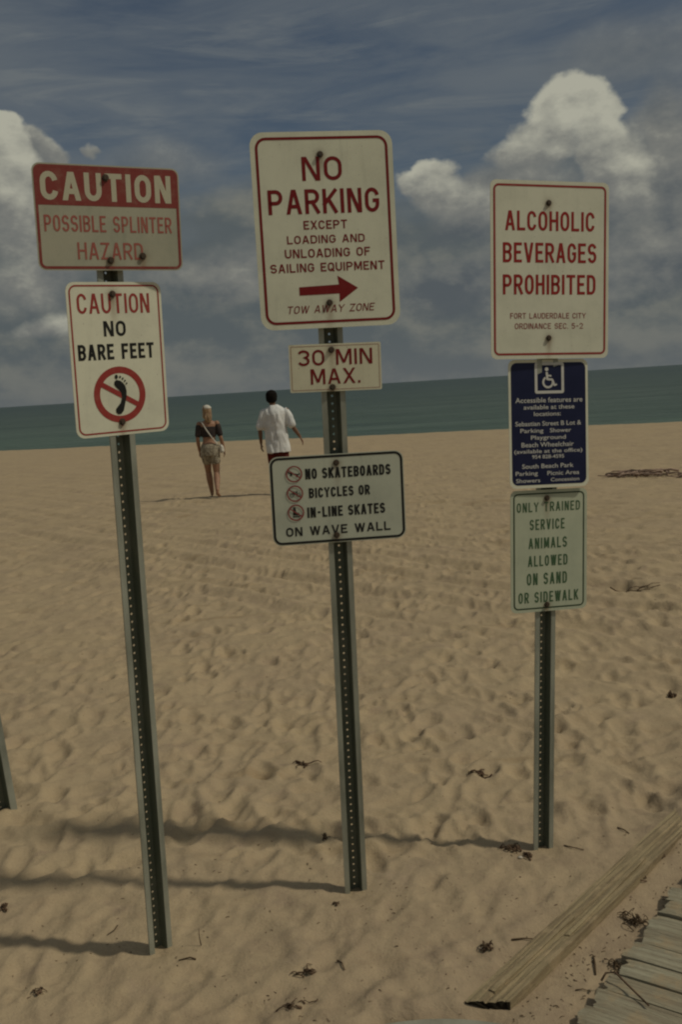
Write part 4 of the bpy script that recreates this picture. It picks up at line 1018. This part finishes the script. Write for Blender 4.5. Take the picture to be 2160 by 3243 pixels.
def cloth(name, c1, c2, scale=8, rough=0.9, **k): return mottled(name, c1, c2, scale, rough, 0, 0.1, bs=0.3, **k)
M_TOP = cloth('dark_top_cloth', (0.035, 0.030, 0.030), (0.065, 0.048, 0.040))
M_SHORTS = cloth('beige_patterned_cloth', (0.36, 0.32, 0.24), (0.20, 0.17, 0.125), 26, lo=.42, hi=.58)
M_HAIR_B = mottled('blonde_hair', (0.40, 0.28, 0.15), (0.16, 0.09, 0.05), 12, 0.6, 0, 0.4, stretch=(4, 4, .5))
M_HAIR_D = mottled('dark_hair', (0.007, 0.006, 0.005), (0.012, 0.010, 0.008), 30, 0.85, 0, 0.08)
M_BAND = cloth('white_cloth', (0.60, 0.57, 0.50), (0.48, 0.45, 0.39), 14)
M_SHIRT = cloth('white_shirt_cloth', (0.74, 0.74, 0.72), (0.58, 0.58, 0.57), 5)
M_RED = cloth('dark_red_cloth', (0.13, 0.022, 0.016), (0.09, 0.018, 0.014))
M_EYE, _, _ = mat('eye', (0.03, 0.02, 0.015), 0.2); M_LIP, _, _ = mat('lip', (0.30, 0.10, 0.08), 0.5)
def face(root, hx, hy, hz, S):
    for s_ in (-1, 1):
        V = []; F = []; capsule(V, F, (hx + s_*.028*S - .006*S, hy + .084*S, hz + .012*S), (hx + s_*.028*S + .006*S, hy + .084*S, hz + .012*S), .008*S, .008*S, 8); link('eye', mesh('eye', V, F, True), M_EYE, root)
    V = []; F = []; capsule(V, F, (hx - .018*S, hy + .088*S, hz - .052*S), (hx + .018*S, hy + .088*S, hz - .052*S), .007*S, .007*S, 8); link('mouth', mesh('mouth', V, F, True), M_LIP, root)

# woman, seen from behind, mid-step
S = 1.6 / 1.75
wz = ground_z(-2.22, 17.41)
Mw = Matrix.Translation((-2.22, 17.41, wz + 0.005)) @ Matrix.Rotation(math.radians(4), 4, 'Z')
wm = empty('person', Mw); tag(wm, 'blonde woman in dark top and beige shorts walking away across the sand', 'person')
torso_f = [(0, .0, .84, .150, .108), (0, -.004, .92, .172, .118), (0, -.008, .99, .160, .112), (0, 0, 1.08, .122, .090), (0, .004, 1.14, .118, .088), (0, .004, 1.23, .134, .098), (0, .0, 1.32, .150, .098), (0, -.004, 1.40, .160, .086), (0, -.006, 1.45, .120, .066), (0, -.004, 1.48, .06, .055)]
W_ = dict(s=S, hipx=1, torso=torso_f, neck0=(0, 0, 1.45*S), neck1=(0, .018*S, 1.55*S), head=(0, .02*S, 1.635*S),
    arms={-1: [(-.168*S, 0, 1.41*S), (-.215*S, -.04*S, 1.13*S), (-.205*S, .06*S, .90*S), (.02, .25, -1)], 1: [(.168*S, 0, 1.41*S), (.225*S, -.02*S, 1.13*S), (.262*S, .06*S, .90*S), (.08, .1, -1)]},
    legs={-1: [(-.080*S, 0, .86*S), (-.070*S, .16*S, .49*S), (-.035*S, .19*S, .085*S), (-.035*S, .34*S, .030)], 1: [(.085*S, 0, .86*S), (.092*S, .03*S, .46*S), (.095*S, -.26*S, .16*S), (.120*S, -.15*S, .035)]})
V = []; F = []; body(W_, V, F); link('body', fuse(V, F, 0.0075), SK_F, wm)
V = []; F = []
loft(V, F, [(0, .002, 1.16*S, .138*S, .106*S), (0, .0, 1.27*S, .152*S, .112*S), (0, -.002, 1.33*S, .158*S, .106*S), (0, -.004, 1.36*S, .150*S, .096*S)], 24, .02, 3)
for s_, A in W_['arms'].items():
    a0, a1 = Vector(A[0]), Vector(A[1]); capsule(V, F, a0 + (a1 - a0) * .18, a0 + (a1 - a0) * .72, .062*S, .060*S, 14)
link('top', fuse(V, F, 0.0075), M_TOP, wm)
V = []; F = []
loft(V, F, [(0, -.004, .80*S, .170*S, .122*S), (0, -.006, .88*S, .182*S, .128*S), (0, -.008, .96*S, .176*S, .124*S), (0, -.004, 1.03*S, .150*S, .106*S)], 24, .015, 4)
for s_, A in W_['legs'].items():
    a0, a1 = Vector(A[0]), Vector(A[1]); capsule(V, F, a0 + Vector((0, 0, -.03)), a0 + (a1 - a0) * .42, .102*S, .094*S, 16)
link('shorts', fuse(V, F, 0.0075), M_SHORTS, wm)
hx, hy, hz = W_['head']; V = []; F = []
loft(V, F, [(.02, -.085*S, 1.43*S, .030, .022), (.01, -.080*S, 1.48*S, .060, .036), (0, -.050*S, 1.54*S, .078, .062), (hx, hy - .020*S, hz - .02*S, .094*S, .100*S), (hx, hy - .018*S, hz + .05*S, .088*S, .102*S), (hx, hy - .016*S, hz + .10*S, .068*S, .084*S), (hx, hy - .016*S, hz + .125*S, .028*S, .036*S)], 24, .05, 5)
hm = fuse(V, F, 0.007)
co = np.empty(len(hm.vertices) * 3, np.float32); hm.vertices.foreach_get('co', co); co = co.reshape(-1, 3); no = np.empty(len(hm.vertices) * 3, np.float32); hm.vertices.foreach_get('normal', no); no = no.reshape(-1, 3)
co += no * (0.012 * vnoise(co[:, 0] * 42, co[:, 2] * 5, 31) + 0.005 * vnoise(co[:, 0] * 90, co[:, 2] * 12, 32))[:, None]; hm.vertices.foreach_set('co', co.astype(np.float32).ravel()); hm.update()
link('hair', hm, M_HAIR_B, wm)
V = []; F = []
tube(V, F, [(-.100, .10, 1.395*S), (-.118, .02, 1.462*S), (-.095, -.09, 1.43*S), (-.03, -.120, 1.30*S), (.06, -.118, 1.14*S), (.135, -.08, 1.03*S), (.178, 0, .97*S)], .011, .011, 6)
link('bag_strap', mesh('bag_strap', V, F, True), M_BAND, wm)
V = []; F = []; loft(V, F, [(.205, 0, .84*S, .030, .075), (.210, 0, .88*S, .042, .095), (.205, 0, .96*S, .036, .090), (.195, 0, 1.00*S, .018, .075)], 18, .02, 8); link('shoulder_bag', fuse(V, F, 0.0075), M_BAND, wm)
V = []; F = []; loft(V, F, [(hx, hy - .012*S, hz + .060*S, .091*S, .104*S), (hx, hy - .012*S, hz + .085*S, .086*S, .100*S), (hx, hy - .012*S, hz + .112*S, .062*S, .076*S), (hx, hy - .012*S, hz + .134*S, .022*S, .03*S)], 20, .02, 9); link('headscarf', fuse(V, F, 0.007), M_BAND, wm)
face(wm, hx, hy, hz, S)

# man, larger build, loose white shirt
S = 1.78 / 1.75
mz = ground_z(-1.03, 17.3)
Mm = Matrix.Translation((-1.03, 17.25, mz + 0.005)) @ Matrix.Rotation(math.radians(-6), 4, 'Z')
mn = empty('person', Mm); tag(mn, 'dark haired man in a loose white shirt walking away, half hidden by the skateboard sign', 'person')
torso_m = [(0, .0, .84, .150, .110), (0, -.004, .93, .165, .118), (0, 0, 1.02, .158, .115), (0, .006, 1.12, .160, .118), (0, .004, 1.24, .176, .122), (0, .0, 1.35, .192, .118), (0, -.004, 1.42, .186, .098), (0, -.006, 1.47, .125, .075), (0, -.004, 1.50, .07, .062)]
hxm = -0.045
A_ = dict(s=S, hipx=1, torso=torso_m, neck0=(hxm*.6, 0, 1.46*S), neck1=(hxm, .02*S, 1.57*S), head=(hxm, .035*S, 1.63*S),
    arms={-1: [(-.195*S, 0, 1.41*S), (-.272*S, -.03*S, 1.13*S), (-.285*S, .05*S, .88*S), (0, .15, -1)], 1: [(.195*S, 0, 1.41*S), (.285*S, -.03*S, 1.15*S), (.395*S, .04*S, .955*S), (.45, .1, -1)]},
    legs={-1: [(-.088*S, 0, .86*S), (-.095*S, .10*S, .48*S), (-.085*S, .10*S, .08*S), (-.095*S, .25*S, .025)], 1: [(.088*S, 0, .86*S), (.095*S, -.02*S, .47*S), (.10*S, -.22*S, .14*S), (.11*S, -.10*S, .03)]})
V = []; F = []; body(A_, V, F); link('body', fuse(V, F, 0.0078), SK_M, mn)
V = []; F = []
loft(V, F, [(0.02, -.03, .715*S, .205*S, .155*S), (0.02, -.02, .80*S, .205*S, .158*S), (0.01, -.01, .95*S, .200*S, .156*S), (0, 0, 1.10*S, .204*S, .150*S), (0, .0, 1.25*S, .214*S, .146*S), (0, 0, 1.36*S, .226*S, .138*S), (0, -.003, 1.42*S, .212*S, .116*S), (-.01, -.006, 1.475*S, .150*S, .090*S), (-.02, 0, 1.515*S, .075*S, .070*S)], 36, .05, 21)
for s_, Q in A_['arms'].items():
    a0, a1 = Vector(Q[0]), Vector(Q[1]); capsule(V, F, a0 - Vector((s_ * .012, 0, .006)), a0 + (a1 - a0) * .30, .064*S, .070*S, 16); capsule(V, F, a0 + (a1 - a0) * .25, a0 + (a1 - a0) * .86, .070*S, .078*S, 16)
sm = fuse(V, F, 0.0078, 2)
co = np.empty(len(sm.vertices) * 3, np.float32); sm.vertices.foreach_get('co', co); co = co.reshape(-1, 3); no = np.empty_like(co).ravel(); sm.vertices.foreach_get('normal', no); no = no.reshape(-1, 3)
dd = 0.012 * vnoise(co[:, 0] * 14 + co[:, 2] * 3, co[:, 2] * 5 + co[:, 1] * 6, 5) + 0.006 * vnoise(co[:, 0] * 30, co[:, 2] * 12 + 3 * co[:, 1], 6)
co += no * dd[:, None]; sm.vertices.foreach_set('co', co.astype(np.float32).ravel()); sm.update()
link('shirt', sm, M_SHIRT, mn)
V = []; F = []
loft(V, F, [(0, -.004, .78*S, .165*S, .128*S), (0, -.006, .88*S, .176*S, .134*S), (0, -.006, 1.0*S, .170*S, .128*S)], 24, .02, 14)
for s_, Q in A_['legs'].items():
    a0, a1 = Vector(Q[0]), Vector(Q[1]); capsule(V, F, a0, a0 + (a1 - a0) * .80, .108*S, .098*S, 16)
link('shorts', fuse(V, F, 0.008), M_RED, mn)
hx, hy, hz = A_['head']; V = []; F = []
loft(V, F, [(hx, hy - .045*S, hz - .075*S, .050*S, .040*S), (hx, hy - .034*S, hz - .04*S, .090*S, .086*S), (hx, hy - .022*S, hz + .03*S, .099*S, .104*S), (hx, hy - .014*S, hz + .085*S, .093*S, .104*S), (hx, hy - .012*S, hz + .128*S, .062*S, .072*S), (hx, hy - .012*S, hz + .146*S, .02*S, .025*S)], 22, .03, 15)
link('hair', fuse(V, F, 0.007), M_HAIR_D, mn)
face(mn, hx, hy, hz, S)
